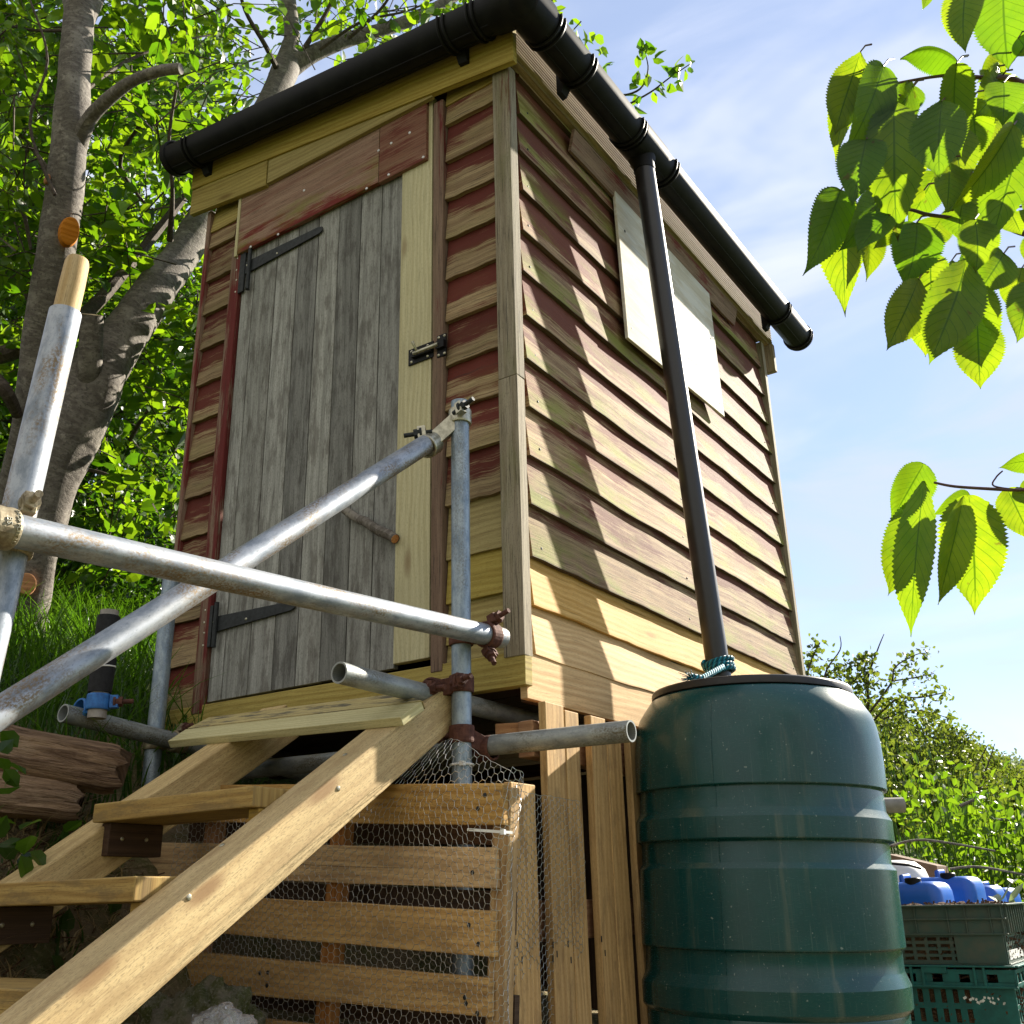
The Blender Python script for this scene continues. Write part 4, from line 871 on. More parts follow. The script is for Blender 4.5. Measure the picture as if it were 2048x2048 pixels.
def crate(x1, y0, z0, mat, kind, label):
    W, Dp, H = .60, .40, .192; x0 = x1-W
    c = thing('crate', label, 'crate', (x1-W/2, y0+Dp/2, z0), 'green crates stacked behind the water butt'); m = MB(); i_ = .018
    a = z0+.004; mid = z0+.098; t = z0+H
    if kind == 0:
        slot_panel(m, (x0+i_, y0+i_, 0), (1, 0, 0), W-2*i_, a, mid, 13, 4, .012, .01, .012, .010); slot_panel(m, (x1-i_, y0+i_, 0), (0, 1, 0), Dp-2*i_, a, mid, 11, 3, .012, .012, .010, .012)
        m.plank((x1-.10, y0+.012, a), (x1-.10, y0+.012, mid), (1, 0, 0), .16, .006); m.plank((x0+.006, y0+.012, (mid+t)/2), (x1-.006, y0+.012, (mid+t)/2), (0, 0, 1), t-mid, .004)
        for zz_ in (mid, t-.045): m.plank((x0, y0+.006, zz_), (x1, y0+.006, zz_), (0, 0, 1), .005, .014)
        for xx in (.05, .13, .19, .30, .41, .47, .55): m.plank((x1-xx, y0+.007, mid), (x1-xx, y0+.007, t-.005), (1, 0, 0), .004, .012)
        for yy in np.linspace(.03, .37, 9): m.plank((x1-.004, y0+yy, mid), (x1-.004, y0+yy, t), (0, 1, 0), .005, .014)
        m.plank((x1-.012, y0, (mid+t)/2), (x1-.012, y0+Dp, (mid+t)/2), (0, 0, 1), t-mid, .004)
    else:
        slot_panel(m, (x0+i_, y0+i_, 0), (1, 0, 0), W-2*i_-.13, a, z0+.128, 11, 2, .012, .01, .022, .018)
        m.plank((x1-i_-.065, y0+i_, a), (x1-i_-.065, y0+i_, z0+.128), (1, 0, 0), .13, .004); slot_panel(m, (x1-i_, y0+i_, 0), (0, 1, 0), Dp-2*i_, a, z0+.128, 9, 2, .014, .012, .014, .014)
        slot_panel(m, (x0, y0+.004, 0), (1, 0, 0), W, z0+.128, t-.01, 6, 1, .06, .014, .055, .02, .006); slot_panel(m, (x1-.004, y0, 0), (0, 1, 0), Dp, z0+.128, t-.01, 5, 1, .03, .012, .02, .02, .006)
        for xx in (.10, .13, .30, .34): m.plank((x1-xx, y0-.002, z0+.128), (x1-xx, y0-.002, t), (1, 0, 0), .008, .012)
        m.plank((x0, y0, z0+.128), (x1, y0, z0+.128), (0, 0, 1), .006, .02)
        for xx in (.26, .52): m.plank((x1-xx-.04, y0-.003, t-.012), (x1-xx+.04, y0-.003, t-.012), (0, 0, 1), .02, .008)
    m.plank((x0, y0+Dp, z0+H/2), (x1, y0+Dp, z0+H/2), (0, 0, 1), H-.01, .004); m.plank((x0, y0, z0+H/2), (x0, y0+Dp, z0+H/2), (0, 0, 1), H-.01, .004); m.box((x0+.01, y0+.01, z0), (x1-.01, y0+Dp-.01, z0+.004))
    b = m.build('body', MT[mat], c, bevel=.0008)
    m = MB()
    for p, q, w_ in (((x0, y0, t), (x1, y0, t), (0, 1, 0)), ((x0, y0+Dp, t), (x1, y0+Dp, t), (0, 1, 0)), ((x1, y0, t), (x1, y0+Dp, t), (1, 0, 0)), ((x0, y0, t), (x0, y0+Dp, t), (1, 0, 0))):
        m.plank(p, q, w_, .022, .006, 8, .001)
    m.build('rim', MT[mat], c, bevel=.0015)
    if kind == 1:
        m = MB()
        for k in range(16):
            xx = x1-.05-random.random()*.14; zz_ = z0+.085+random.uniform(-.009, .009); m.plank((xx, y0+i_-.0028, zz_-.003), (xx+random.uniform(-.005, .005), y0+i_-.0028, zz_+.004), (1, 0, 0), random.uniform(.003, .012), .0006)
        m.build('label_residue', MT['tie'], c)
    else:
        m = MB(); m.plank((x1-i_+.003, y0+.04, z0+.03), (x1-i_+.003, y0+.30, z0+.03), (0, 0, 1), .03, .001); m.build('sticker', MT['whitecan'], c)
    # filling of chips
    m = MB(); nx_, ny_ = 40, 26; zt_ = t-.012 if kind == 0 else t-.03
    P = [[(x0+.024+(W-.048)*i/nx_, y0+.024+(Dp-.048)*j/ny_, zt_+.016*mnoise.noise(Vector((i*.35, j*.35, z0)))+(.012 if kind == 0 and i < nx_*.72 else -.012)) for j in range(ny_+1)] for i in range(nx_+1)]
    m.grid(P, [[(p[0], p[1]) for p in r] for r in P]); m.box((x0+.024, y0+.0245, z0+.006), (x1-.024, y0+Dp-.024, zt_-.03))
    for k in range(900):
        f_ = random.random()
        if f_ < .5: p = Vector((random.uniform(x0+.03, x1-.03), random.uniform(y0+.03, y0+Dp-.03), zt_+random.uniform(-.004, .018)))
        elif f_ < .85: p = Vector((random.uniform(x0+.03, x1-.03), y0+.0235, random.uniform(z0+.01, zt_-.03)))
        else: p = Vector((x1-.0235, random.uniform(y0+.03, y0+Dp-.03), random.uniform(z0+.01, zt_-.03)))
        d = Vector((random.gauss(0, 1), random.gauss(0, .35 if f_ >= .5 else 1), random.gauss(0, .6))).normalized(); m.plank(p-d*.012, p+d*random.uniform(.005, .02), d.orthogonal(), .006, .0025)
    tag(m.build('wood_chips', MT['chips']), 'brown wood chips filling the %s' % label.split(',')[0], 'wood chips', 'wood chips in the crates', 'stuff')
cz = -.622-.192
crate(.690, 1.90, cz, 'crate', 0, 'topmost grey-green crate heaped with wood chips, behind the water butt')
crate(.694, 1.885, cz-.195, 'crate2', 1, 'teal crate with tall oval slots, in the middle of the stack by the water butt')
crate(.715, 1.895, cz-.39, 'crate2', 1, 'lowest teal crate of the stack by the water butt, only its rim visible')
def drum(cx, cy, zt_, w_, d_, h_, label):
    t = thing('drum', label, 'drum', (cx, cy, zt_-h_), 'blue drums behind the crates'); m = MB(); path = []
    prof = []
    for (k, sc_) in ((0, .9), (.03, .98), (.08, 1), (.86, 1), (.92, .985), (.965, .93), (.99, .84), (1, .72)):
        ring_ = []; rr = .045
        for q in range(4):
            for s_ in range(6):
                a = PI/2*q+PI/2*s_/5; sx = 1 if q in (0, 3) else -1; sy = 1 if q < 2 else -1
                ring_.append((cx+sc_*(sx*(w_/2-rr)+rr*math.cos(a)), cy+sc_*(sy*(d_/2-rr)+rr*math.sin(a)), zt_-h_+h_*k))
        prof.append(ring_+[ring_[0]])
    m.grid(prof, [[(0, 0)]*len(prof[0]) for _ in prof]); m.face(prof[-1][:-1], [(0, 0)]*24, [(0, 0)]*24, (.5, .5, .5, 1)); m.build('body', MT['can'], t, smooth=True, angle=50)
    m = MB(); m.tube([(cx-w_*.05, cy-d_*.25, zt_-.02), (cx-w_*.05, cy-d_*.22, zt_+.018), (cx-w_*.05, cy+d_*.15, zt_+.022), (cx-w_*.05, cy+d_*.2, zt_-.02)], .011, 10); m.build('handle', MT['can'], t, smooth=True)
    m = MB(); m.lathe([(0, .03), (.026, .03), (.03, .026), (.03, -.01)], (cx+w_*.12, cy-d_*.33, zt_-.015), 20); m.build('cap', MT['black'], t, smooth=True, angle=40)
    return t
for i, (px, d_, zt_, ww, lb) in enumerate(((1822, 3.95, -0.538, .27, 'blue drum half hidden by the water butt, nearest of the row'), (1893, 4.25, -0.518, .27, 'tall blue drum second in the row behind the crates'), (1950, 4.55, -0.553, .22, 'blue drum third in the row behind the crates'), (1978, 4.85, -0.563, .24, 'blue drum farthest right behind the crates'))):
    p = at(px, 1780, d_); drum(p.x, p.y, zt_-.0, ww, .25, .42, lb)
p = at(1812, 1755, 4.9); t = thing('water_container', 'white plastic container with rounded shoulder behind the blue drums', 'container', (p.x, p.y, -.85))
m = MB(); m.lathe([(0, 0), (.15, 0), (.16, .02), (.16, .36), (.14, .42), (.10, .455), (.05, .465), (0, .465)], (p.x-.05, p.y, at(1795, 1720, 4.9).z-.465), 32); m.build('body', MT['whitecan'], t, smooth=True)
m = MB(); m.tube([(p.x-.18, p.y-.12, -.46), (p.x-.05, p.y-.17, -.44), (p.x+.06, p.y-.14, -.455), (p.x+.1, p.y-.1, -.47)], .006, 8); m.build('strap', MT['black'], t)
q = at(1842, 1728, 5.4); m = MB(); m.box((q.x-.16, q.y-.1, q.z-.35), (q.x+.10, q.y+.15, q.z+.015))
n0 = len(m.v)
for i, v_ in enumerate(m.v): m.v[i] = (v_[0], v_[1], v_[2]+(v_[0]-q.x)*-.28)
tag(m.build('cardboard_box', MT['card'], bevel=.002), 'brown cardboard box leaning behind the blue drums', 'box')
# what the drums stand on
for nm, (px, d_), zt_ in (('stand', (1880, 4.4), -.9),):
    p = at(px, 1800, d_); m = MB(); m.box((p.x-.45, p.y-.35, -1.3), (p.x+.45, p.y+.55, -.93)); tag(m.build('pallet_stand', MT['dark'], bevel=.004), 'dark timber base under the blue drums behind the crates', 'stand')

# ------------------------------------------------------------------ SLEEPERS, ROCK, BAG
def log(a, b, r, label, cutmat='log'):
    m = MB(); a = Vector(a); b = Vector(b); n = 40; nn = 30; d = (b-a).normalized(); X = Vector((0, 0, 1)); X = (X-d*X.dot(d)).normalized(); Y = d.cross(X); P = []; U = []; sd = random.random()*40
    for i in range(n+1):
        k = i/n; o = a.lerp(b, k)+X*.006*mnoise.noise(Vector((k*4, sd, 0))); row = []; ur = []
        for j in range(nn+1):
            t_ = 2*PI*(j % nn)/nn; c_, s_ = math.cos(t_), math.sin(t_)
            sq = 1/max(abs(c_), abs(s_)); rr = r*(.62+.38*min(sq, 1.22)); rr *= 1+.10*mnoise.noise(Vector((c_*4+sd, s_*4, k*1.6)))+.10*mnoise.noise(Vector((c_*11+sd, s_*11, k*2.5)))
            if k > .95: rr *= 1-.14*((k-.95)/.05)**2
            row.append(o+X*c_*rr+Y*s_*rr+d*(.05*mnoise.noise(Vector((c_*2, s_*2, sd+3))) if i == n else 0)); ur.append((k*(b-a).length+sd, t_*r))
        P.append(row); U.append(ur)
    m.grid(P, U); m.face(P[-1][:-1], [(.1*math.cos(2*PI*j/nn)*r, math.sin(2*PI*j/nn)*r) for j in range(nn)], [(.5, .5)]*nn, (.5, .5, .5, 1))
    return tag(m.build('sleeper', MT['log'], smooth=True, angle=55), label, 'timber', 'weathered timbers edging the bank')
e1 = at(236, 1545, 2.62); s1 = at(-330, 1430, 2.35); log(s1, e1, .060, 'upper cracked brown timber edging the grass bank beside the steps')
e2 = at(150, 1606, 2.55); s2 = at(-330, 1535, 2.30); log(s2, e2+Vector((0, 0, 0)), .053, 'lower cracked brown timber edging the bank, half in shadow')
def lump(name, c_, sx, sy, sz, mat, label, cat, am=.3, fr=3):
    m = MB(); n = 36; P = []; U = []; 
    for i in range(n+1):
        th_ = PI*i/n; row = []
        for j in range(2*n+1):
            ph = 2*PI*(j % (2*n))/(2*n); d = Vector((math.sin(th_)*math.cos(ph), math.sin(th_)*math.sin(ph), math.cos(th_)))
            k = 1+am*mnoise.fractal(d*fr+Vector(c_), 1, 2, 5); row.append((c_[0]+d.x*sx*k, c_[1]+d.y*sy*k, c_[2]+d.z*sz*k))
        P.append(row); U.append([(p[0], p[1]) for p in row])
    m.grid(P[::-1], U); return tag(m.build(name, MT[mat], smooth=True, angle=80), label, cat)
p = at(400, 2035, 2.05); lump('rock', (p.x, p.y, p.z-.07), .17, .11, .13, 'rock', 'pale mossy rock on the ground under the steps', 'rock', .35, 2.5)
p = at(440, 2066, 1.86); lump('plastic_bag', (p.x, p.y, p.z-.01), .066, .06, .052, 'bag', 'crumpled clear plastic bag at the foot of the pallet', 'plastic bag', .35, 2.2)

# ------------------------------------------------------------------ LEAVES (vectorised)
def norm(a): return a/np.maximum(np.linalg.norm(a, axis=1, keepdims=True), 1e-9)
def leaf_mesh(mb, cen, size, asp=.70, droop=.35, normal_bias=None, rc=None):
    """hexagonal leaves folded along the rib, one fan of six triangles each"""
    n = len(cen); d = rng.normal(size=(n, 3)); d[:, 2] -= droop; d = norm(d); nn = rng.normal(size=(n, 3)); nn[:, 2] += .6
    if normal_bias is not None: nn += normal_bias
    x = norm(np.cross(d, nn)); nn = np.cross(x, d); L = (size*(.7+.6*rng.random(n)))[:, None]; W = L*asp
    f = (.10+.2*rng.random(n))[:, None]; cu = (.25*rng.random(n))[:, None]
    def p(a, b): return cen+d*L*a+x*W*b+nn*(W*abs(b)*f*2-L*cu*a*a)
    V = np.stack([p(0, 0), p(.28, -.42), p(.62, -.44), p(1, 0), p(.62, .44), p(.28, .42), p(.5, 0)], 1).reshape(-1, 3)
    base = np.arange(n)*7; tri = np.array([[0, 1, 6], [1, 2, 6], [2, 3, 6], [3, 4, 6], [4, 5, 6], [5, 0, 6]])
    Fc = (base[:, None, None]+tri[None]).reshape(-1, 3); u = [(0, 0), (0, 1), (.5, .5)]
    off = len(mb.v); mb.v += V.tolist(); mb.f += (Fc+off).tolist(); k = n*6
    mb.uv += u*k; mb.uv2 += u*k; r = rng.random((n, 3)); r = np.concatenate([r, np.ones((n, 1))], 1); mb.rc += np.repeat(r, 18, 0).tolist()
def rays(px, py, d):
    q = np.stack([(px-1024)/F, (py-1024)/F, np.ones_like(px)], 1)*d[:, None]; return CP+q@R
def project(P):
    c = (P-CP)@R.T; return 1024+F*c[:, 0]/c[:, 2], 1024+F*c[:, 1]/c[:, 2], c[:, 2]
def clusters(cen, per, spread, gap=None):
    c = np.repeat(cen, per, 0); return c+rng.normal(size=c.shape)*spread

def sprays(cen, per, size, leafmb, twigmb, ln=.42, hang=.15):
    """each centre becomes a twig with alternate leaves, all roughly in one plane"""
    n = len(cen); d = rng.normal(size=(n, 3)); d[:, 2] = d[:, 2]*.55-hang; d = norm(d); up = np.tile([0., 0., 1.], (n, 1))+rng.normal(size=(n, 3))*.45
    sd_ = norm(np.cross(d, up)); up = np.cross(sd_, d); L = ln*(.6+.8*rng.random(n)); C_, Dd, Nn, Sz = [], [], [], []
    for j in range(per):
        t = (j+.7)/per; sgn = 1 if j % 2 else -1; droop = -.25*t*t
        base = cen+d*(L*(t-.5))[:, None]+up*(droop*L)[:, None]*.6+rng.normal(size=(n, 3))*.012
        dirn = d*(.55+.4*rng.random((n, 1)))+sd_*sgn*(.75-.45*(j == per-1))+rng.normal(size=(n, 3))*.28; dirn[:, 2] -= .22
        C_.append(base); Dd.append(norm(dirn)); Nn.append(up+rng.normal(size=(n, 3))*.38); Sz.append(size*np.clip(np.exp(rng.normal(-.06, .30, n)), .4, 1.6))
    c_, dd, nn, sz = np.concatenate(C_), np.concatenate(Dd), np.concatenate(Nn), np.concatenate(Sz)
    oriented(leafmb, c_, dd, nn, sz)
    if twigmb is not None:
        for i in range(n):
            a_, b_ = cen[i]-d[i]*L[i]*.75, cen[i]+d[i]*L[i]*.5-up[i]*.15*L[i]; m_ = cen[i]+rng.normal(size=3)*.012
            twigmb.tube([Vector(a_), Vector(m_), Vector(b_)], [.0042, .003, .0012], 3, caps=False, rc=(.5, .5, .5, 1))
def oriented(mb, cen, d, nn, L, asp=.66):
    x = norm(np.cross(d, nn)); nn = np.cross(x, d); n = len(cen); L = L[:, None]; W = L*asp*(.85+.3*rng.random((n, 1))); f = (.04+.22*rng.random(n))[:, None]; cu = (.05+.4*rng.random(n))[:, None]
    def p(a, b): return cen+d*L*a+x*W*b+nn*(W*abs(b)*f*2-L*cu*a*a)
    V = np.stack([p(0, 0), p(.16, -.30), p(.42, -.5), p(.74, -.38), p(1, 0), p(.74, .38), p(.42, .5), p(.16, .30), p(.36, 0), p(.7, 0)], 1).reshape(-1, 3)
    tri = np.array([[0, 1, 8], [1, 2, 8], [2, 9, 8], [2, 3, 9], [3, 4, 9], [4, 5, 9], [5, 6, 9], [6, 8, 9], [6, 7, 8], [7, 0, 8]])
    Fc = (np.arange(n)[:, None, None]*10+tri[None]).reshape(-1, 3); off = len(mb.v); mb.v += V.tolist(); mb.f += (Fc+off).tolist(); k = n*10; u = [(0, 0), (0, 1), (.5, .5)]
    mb.uv += u*k; mb.uv2 += u*k; r = rng.random((n, 3)); r = np.concatenate([r, np.ones((n, 1))], 1); mb.rc += np.repeat(r, 30, 0).tolist()
# ------------------------------------------------------------------ BIG TREE LEFT
tree = thing('fruit_tree', 'big leafy fruit tree with forked grey-brown trunk growing behind the shed on the left', 'tree', tuple(at(-10, 1500, 3.9)))
def limb(pts, mat='bark', n=20, wob=.10, sub=5):
    """pts = (px, py, depth, width in px); smooth path through them"""
    P = [at(a, b, c_) for a, b, c_, w_ in pts]; rr = [w_/2*c_/F for a, b, c_, w_ in pts]; Q = []; q = []
    for i in range(len(P)-1):
        p0, p1, p2, p3 = P[max(i-1, 0)], P[i], P[i+1], P[min(i+2, len(P)-1)]
        for k in range(sub):
            t = k/sub; Q.append(.5*((2*p1)+(p2-p0)*t+(2*p0-5*p1+4*p2-p3)*t*t+(3*p1-p0-3*p2+p3)*t*t*t)); q.append(rr[i]+(rr[i+1]-rr[i])*t)
    Q.append(P[-1]); q.append(rr[-1]); return Q, q
def add_limb(m, pts, n=20, wob=.1): Q, q = limb(pts); m.tube(Q, q, n, wob=wob); return Q, q
m = MB(); add_limb(m, [(-40, 1720, 4.0, 100), (0, 1480, 4.0, 96), (38, 1300, 4.05, 86), (72, 1120, 4.1, 82), (108, 960, 4.15, 92), (150, 850, 4.2, 112), (185, 770, 4.25, 118), (205, 720, 4.3, 105)], 28, .14)
m.build('trunk', MT['bark'], tree, smooth=True)
m = MB(); add_limb(m, [(180, 775, 4.25, 100), (235, 690, 4.4, 92), (300, 595, 4.6, 80), (365, 505, 4.85, 68), (430, 400, 5.1, 60), (500, 280, 5.5, 54), (550, 190, 5.8, 52), (575, 130, 6.0, 54)], 24)
lb = m.build('branch', MT['bark'], tree, smooth=True); lb['label'] = 'thick diagonal branch running behind the shed'
m = MB(); add_limb(m, [(560, 160, 5.95, 48), (583, 80, 6.1, 32), (578, 10, 6.2, 30), (570, -90, 6.3, 26), (560, -220, 6.5, 18)], 18); m.build('branch', MT['bark'], tree, smooth=True)
m = MB(); add_limb(m, [(572, 140, 6.0, 44), (625, 108, 6.05, 34), (700, 78, 6.15, 28), (800, 48, 6.3, 25), (890, 5, 6.5, 22), (980, -60, 6.7, 18), (1080, -130, 7, 12)], 18); m.build('branch', MT['bark'], tree, smooth=True)
m = MB(); add_limb(m, [(172, 780, 4.2, 56), (180, 720, 4.15, 48), (184, 630, 4.12, 45)], 20, .06); st = m.build('branch', MT['bark'], tree, smooth=True); st['label'] = 'sawn-off branch stub'
a = at(184, 630, 4.12); d = (at(184, 628, 4.12)-at(182, 690, 4.14)).normalized(); m = MB(); m.lathe([(0, .003), (.047, .0)], a+d*.001, 20, d); m.build('cut_end', MT['cutpale'], st)
m = MB(); add_limb(m, [(20, 1010, 4.3, 60), (62, 860, 4.2, 74), (88, 660, 4.15, 74), (112, 500, 4.1, 72), (130, 380, 4.1, 70), (142, 250, 4.1, 66), (150, 130, 4.15, 60), (157, 60, 4.2, 58), (160, 10, 4.22, 56)], 24, .12); s2_ = m.build('branch', MT['bark'], tree, smooth=True); s2_['label'] = 'tall upright stem with knots'
m = MB(); add_limb(m, [(158, 50, 4.2, 46), (140, -30, 4.3, 40), (120, -150, 4.4, 34)], 18); m.build('branch', MT['bark'], tree, smooth=True)
m = MB(); add_limb(m, [(160, 50, 4.2, 44), (190, -10, 4.3, 40), (240, -110, 4.4, 30)], 18); m.build('branch', MT['bark'], tree, smooth=True)
m = MB(); add_limb(m, [(155, 290, 4.1, 40), (178, 240, 4.05, 30), (215, 200, 4.0, 26), (265, 162, 3.95, 23), (320, 142, 3.9, 22), (362, 138, 3.88, 22)], 16); m.build('branch', MT['bark'], tree, smooth=True)
def cutdisc(px, py, d_, rx, rz, parent):
    c_ = at(px, py, d_); n_ = (Vector(CP)-c_).normalized()+Vector((.4, 0, .1)); n_.normalize(); m = MB(); X = n_.orthogonal().normalized(); Z = Vector((0, 0, 1)); Z = (Z-n_*Z.dot(n_)).normalized(); X = n_.cross(Z); P = []
    for k, h in ((1.12, -.02), (1.0, .012), (.86, .014), (0.001, .012)): P.append([c_+n_*h+X*rx*k*math.cos(t)+Z*rz*k*math.sin(t) for t in np.linspace(0, 2*PI, 25)])
    m.grid(P, [[(p.x, p.z) for p in r] for r in P]); m.build('pruning_cut', MT['cut'], parent, smooth=True)
cutdisc(139, 463, 4.03, .034, .056, s2_); cutdisc(52, 1168, 3.99, .036, .042, lb); cutdisc(95, 358, 4.04, .009, .018, s2_)
twl = [[(150, 640, 4.3, 30), (200, 600, 4.6, 26), (300, 480, 5.0, 20), (420, 330, 5.4, 12)], [(-60, 720, 4.5, 40), (20, 705, 4.5, 34), (70, 680, 4.5, 26)], [(-30, 740, 4.0, 30), (10, 780, 4.0, 28), (35, 830, 4.1, 22)],
       [(150, 420, 4.3, 10), (90, 330, 4.4, 9), (30, 260, 4.5, 7), (-40, 200, 4.6, 5)], [(160, 190, 4.2, 9), (240, 130, 4.5, 7), (330, 90, 4.7, 5), (420, 70, 4.9, 3)], [(140, 60, 4.2, 8), (60, 60, 4.3, 6), (-20, 40, 4.4, 4)],
       [(110, 390, 4.0, 8), (60, 250, 4.0, 6), (95, 120, 4.0, 5), (60, 0, 4.0, 4)], [(340, 480, 4.7, 14), (345, 380, 4.5, 8), (338, 280, 4.4, 7), (352, 180, 4.3, 6)], [(560, 150, 5.9, 14), (530, 90, 5.7, 10), (490, 20, 5.6, 8), (470, -60, 5.5, 5)],
       [(600, 110, 6.0, 12), (650, 30, 6.0, 9), (690, -50, 6.0, 6)], [(700, 75, 6.1, 8), (760, 20, 6.0, 6), (800, -40, 5.9, 4)], [(640, 100, 6.0, 7), (720, 45, 5.9, 6), (820, 20, 5.9, 4), (900, -20, 5.9, 3)], [(10, 370, 4.2, 10), (45, 420, 4.2, 9), (62, 500, 4.2, 6)],
       [(120, 780, 5.0, 20), (60, 600, 5.2, 14), (10, 520, 5.3, 9)], [(260, 880, 5.2, 9), (300, 820, 5.0, 8), (360, 815, 4.9, 5)], [(150, 935, 5, 8), (200, 945, 4.9, 8), (240, 960, 4.9, 6)], [(280, 250, 5, 8), (240, 330, 5.2, 8), (300, 420, 5.3, 5)]]
for t_ in twl: m = MB(); add_limb(m, t_, 8, .05); m.build('twig', MT['twig'], tree, smooth=True)
# crown: clusters of leaves in the volume above and behind the limbs
cr = MB(); ctw = MB()
def density(px, py):
    """how leafy the crown is: thick low down, broken by sky higher up"""
    q = np.array([mnoise.noise(Vector((a*.0058, b*.0058, 3.3))) for a, b in zip(px, py)])
    return .60+.55*np.clip((py-250)/500, 0, 1)+q*1.25
def fill(n, x0, x1, y0, y1, d0, d1, per, spread, size, keep=None, dens=True, mb=None, tw=None):
    px = rng.uniform(x0, x1, n); py = rng.uniform(y0, y1, n); d_ = rng.uniform(d0, d1, n); ok = np.ones(n, bool)
    if dens: ok &= rng.random(n) < density(px, py)
    if keep is not None: ok &= keep(px, py, d_)
    c_ = rays(px[ok], py[ok], d_[ok]); P = c_; inside = (P[:, 0] > XW-.30) & (P[:, 0] < .4) & (P[:, 1] > -.4) & (P[:, 1] < YD+.4) & (P[:, 2] < 2.55)
    ppx, ppy, pdd = project(P); t_ = np.clip((775-ppy)/(775-400), 0, 1.2); lx_ = 180+t_*250
    inside |= (np.abs(ppx-lx_) < 85) & (ppy < 800) & (ppy > 380) & (pdd < 5.5)
    P = P[~inside]; sprays(P, per, size, mb or cr, tw if mb is not None else ctw, ln=spread*3.2)
def edge(px): return 300-.48*(px-380)      # line of the front gutter in the picture
fill(1250, -260, 560, -260, 800, 4.3, 6.4, 13, .12, .068)
fill(620, -260, 600, 150, 1150, 4.7, 6.8, 14, .13, .066, lambda a, b, c_: (a < 430))
fill(560, 380, 1010, -330, 260, 5.4, 7.2, 9, .12, .068, lambda a, b, c_: b < edge(a)+40)
fill(26, 1010, 1110, -120, 30, 5.6, 6.4, 7, .09, .056, None, False)
fill(9, 1085, 1150, 40, 120, 5.6, 5.9, 6, .05, .055, None, False)
fill(60, -60, 60, -20, 600, 4.0, 4.4, 8, .08, .055)
ctw.build('twigs', MT['twig'], tree)
cr.build('crown', MT['leaf'], tree)['label'] = 'translucent yellow-green leaves'
# the sprig that shows against the sky beside the gutter
m = MB(); sprig = [[(1150, 120, 5.9, 5), (1200, 150, 5.9, 5), (1235, 189, 5.9, 5), (1280, 178, 5.9, 4), (1296, 140, 5.9, 3), (1290, 105, 5.9, 2)], [(1245, 215, 5.9, 5), (1300, 185, 5.9, 4), (1340, 155, 5.9, 3), (1385, 125, 5.9, 2)], [(1070, 120, 5.8, 8), (1150, 200, 5.85, 7), (1245, 216, 5.9, 5)]]
for s_ in sprig: add_limb(m, s_, 6, .05)
m.build('twig', MT['twig'], tree, smooth=True)
m = MB(); pts = [(1290, 100), (1300, 92), (1280, 112), (1310, 95), (1275, 172), (1290, 175), (1305, 183), (1280, 140), (1310, 120), (1340, 150), (1355, 158), (1365, 130), (1375, 120), (1385, 130), (1362, 165), (1330, 170), (1320, 175), (1270, 205), (1262, 215), (1285, 200), (1300, 165), (1350, 135), (1175, 90), (1180, 70), (1190, 105), (1200, 95), (1195, 140), (1150, 60), (1212, 135), (1145, 40), (1130, 20), (1165, 80)]
P = np.array([at(a+random.uniform(-6, 6), b+random.uniform(-6, 6), 5.9) for a, b in pts for _ in (0, 1)]); leaf_mesh(m, P, np.full(len(P), .078), .6); m.build('foliage', MT['leaf'], tree)

# ------------------------------------------------------------------ HEDGE AND BUSHES BEHIND, LEFT
def bush(name, label, cat, n, x0, x1, y0, y1, d0, d1, per, spread, size, mat, group=None, keep=None):
    b = MB(); fill(n, x0, x1, y0, y1, d0, d1, per, spread, size, keep, False, b, None); c_ = at((x0+x1)/2, y1, (d0+d1)/2)
    t = thing(name, label, cat, (c_.x, c_.y, gh(c_.x, c_.y)), group); b.build('foliage', MT[mat], t); m = MB()
    for k in range(14):
        q = rays(np.array([rng.uniform(x0, x1)]), np.array([rng.uniform(y0+(y1-y0)*.15, y1-(y1-y0)*.25)]), np.array([rng.uniform(d0, d1)]))[0]; base = Vector((c_.x+random.uniform(-.5, .5), c_.y+random.uniform(-.5, .5), gh(c_.x, c_.y)-.1)); q = Vector(q)
        m.tube([base, base.lerp(q, .5)+Vector((random.uniform(-.2, .2), random.uniform(-.2, .2), .1)), q], [.022*d0/5, .014*d0/5, .004], 6)
    m.build('stem', MT['twig'], t, smooth=True); return t
left = lambda a, b, c_: (a < 420)
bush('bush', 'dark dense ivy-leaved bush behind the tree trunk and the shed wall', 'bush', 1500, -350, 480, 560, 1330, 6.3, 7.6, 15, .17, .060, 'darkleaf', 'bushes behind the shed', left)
bush('bush', 'bright green bush behind the forked tree, sunlit from behind', 'bush', 1500, -350, 520, 60, 960, 7.2, 8.8, 14, .2, .068, 'leaf', 'bushes behind the shed', lambda a, b, c_: a < 460)
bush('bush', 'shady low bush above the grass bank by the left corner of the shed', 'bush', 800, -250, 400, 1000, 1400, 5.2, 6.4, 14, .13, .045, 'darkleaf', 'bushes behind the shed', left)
fillb = MB()

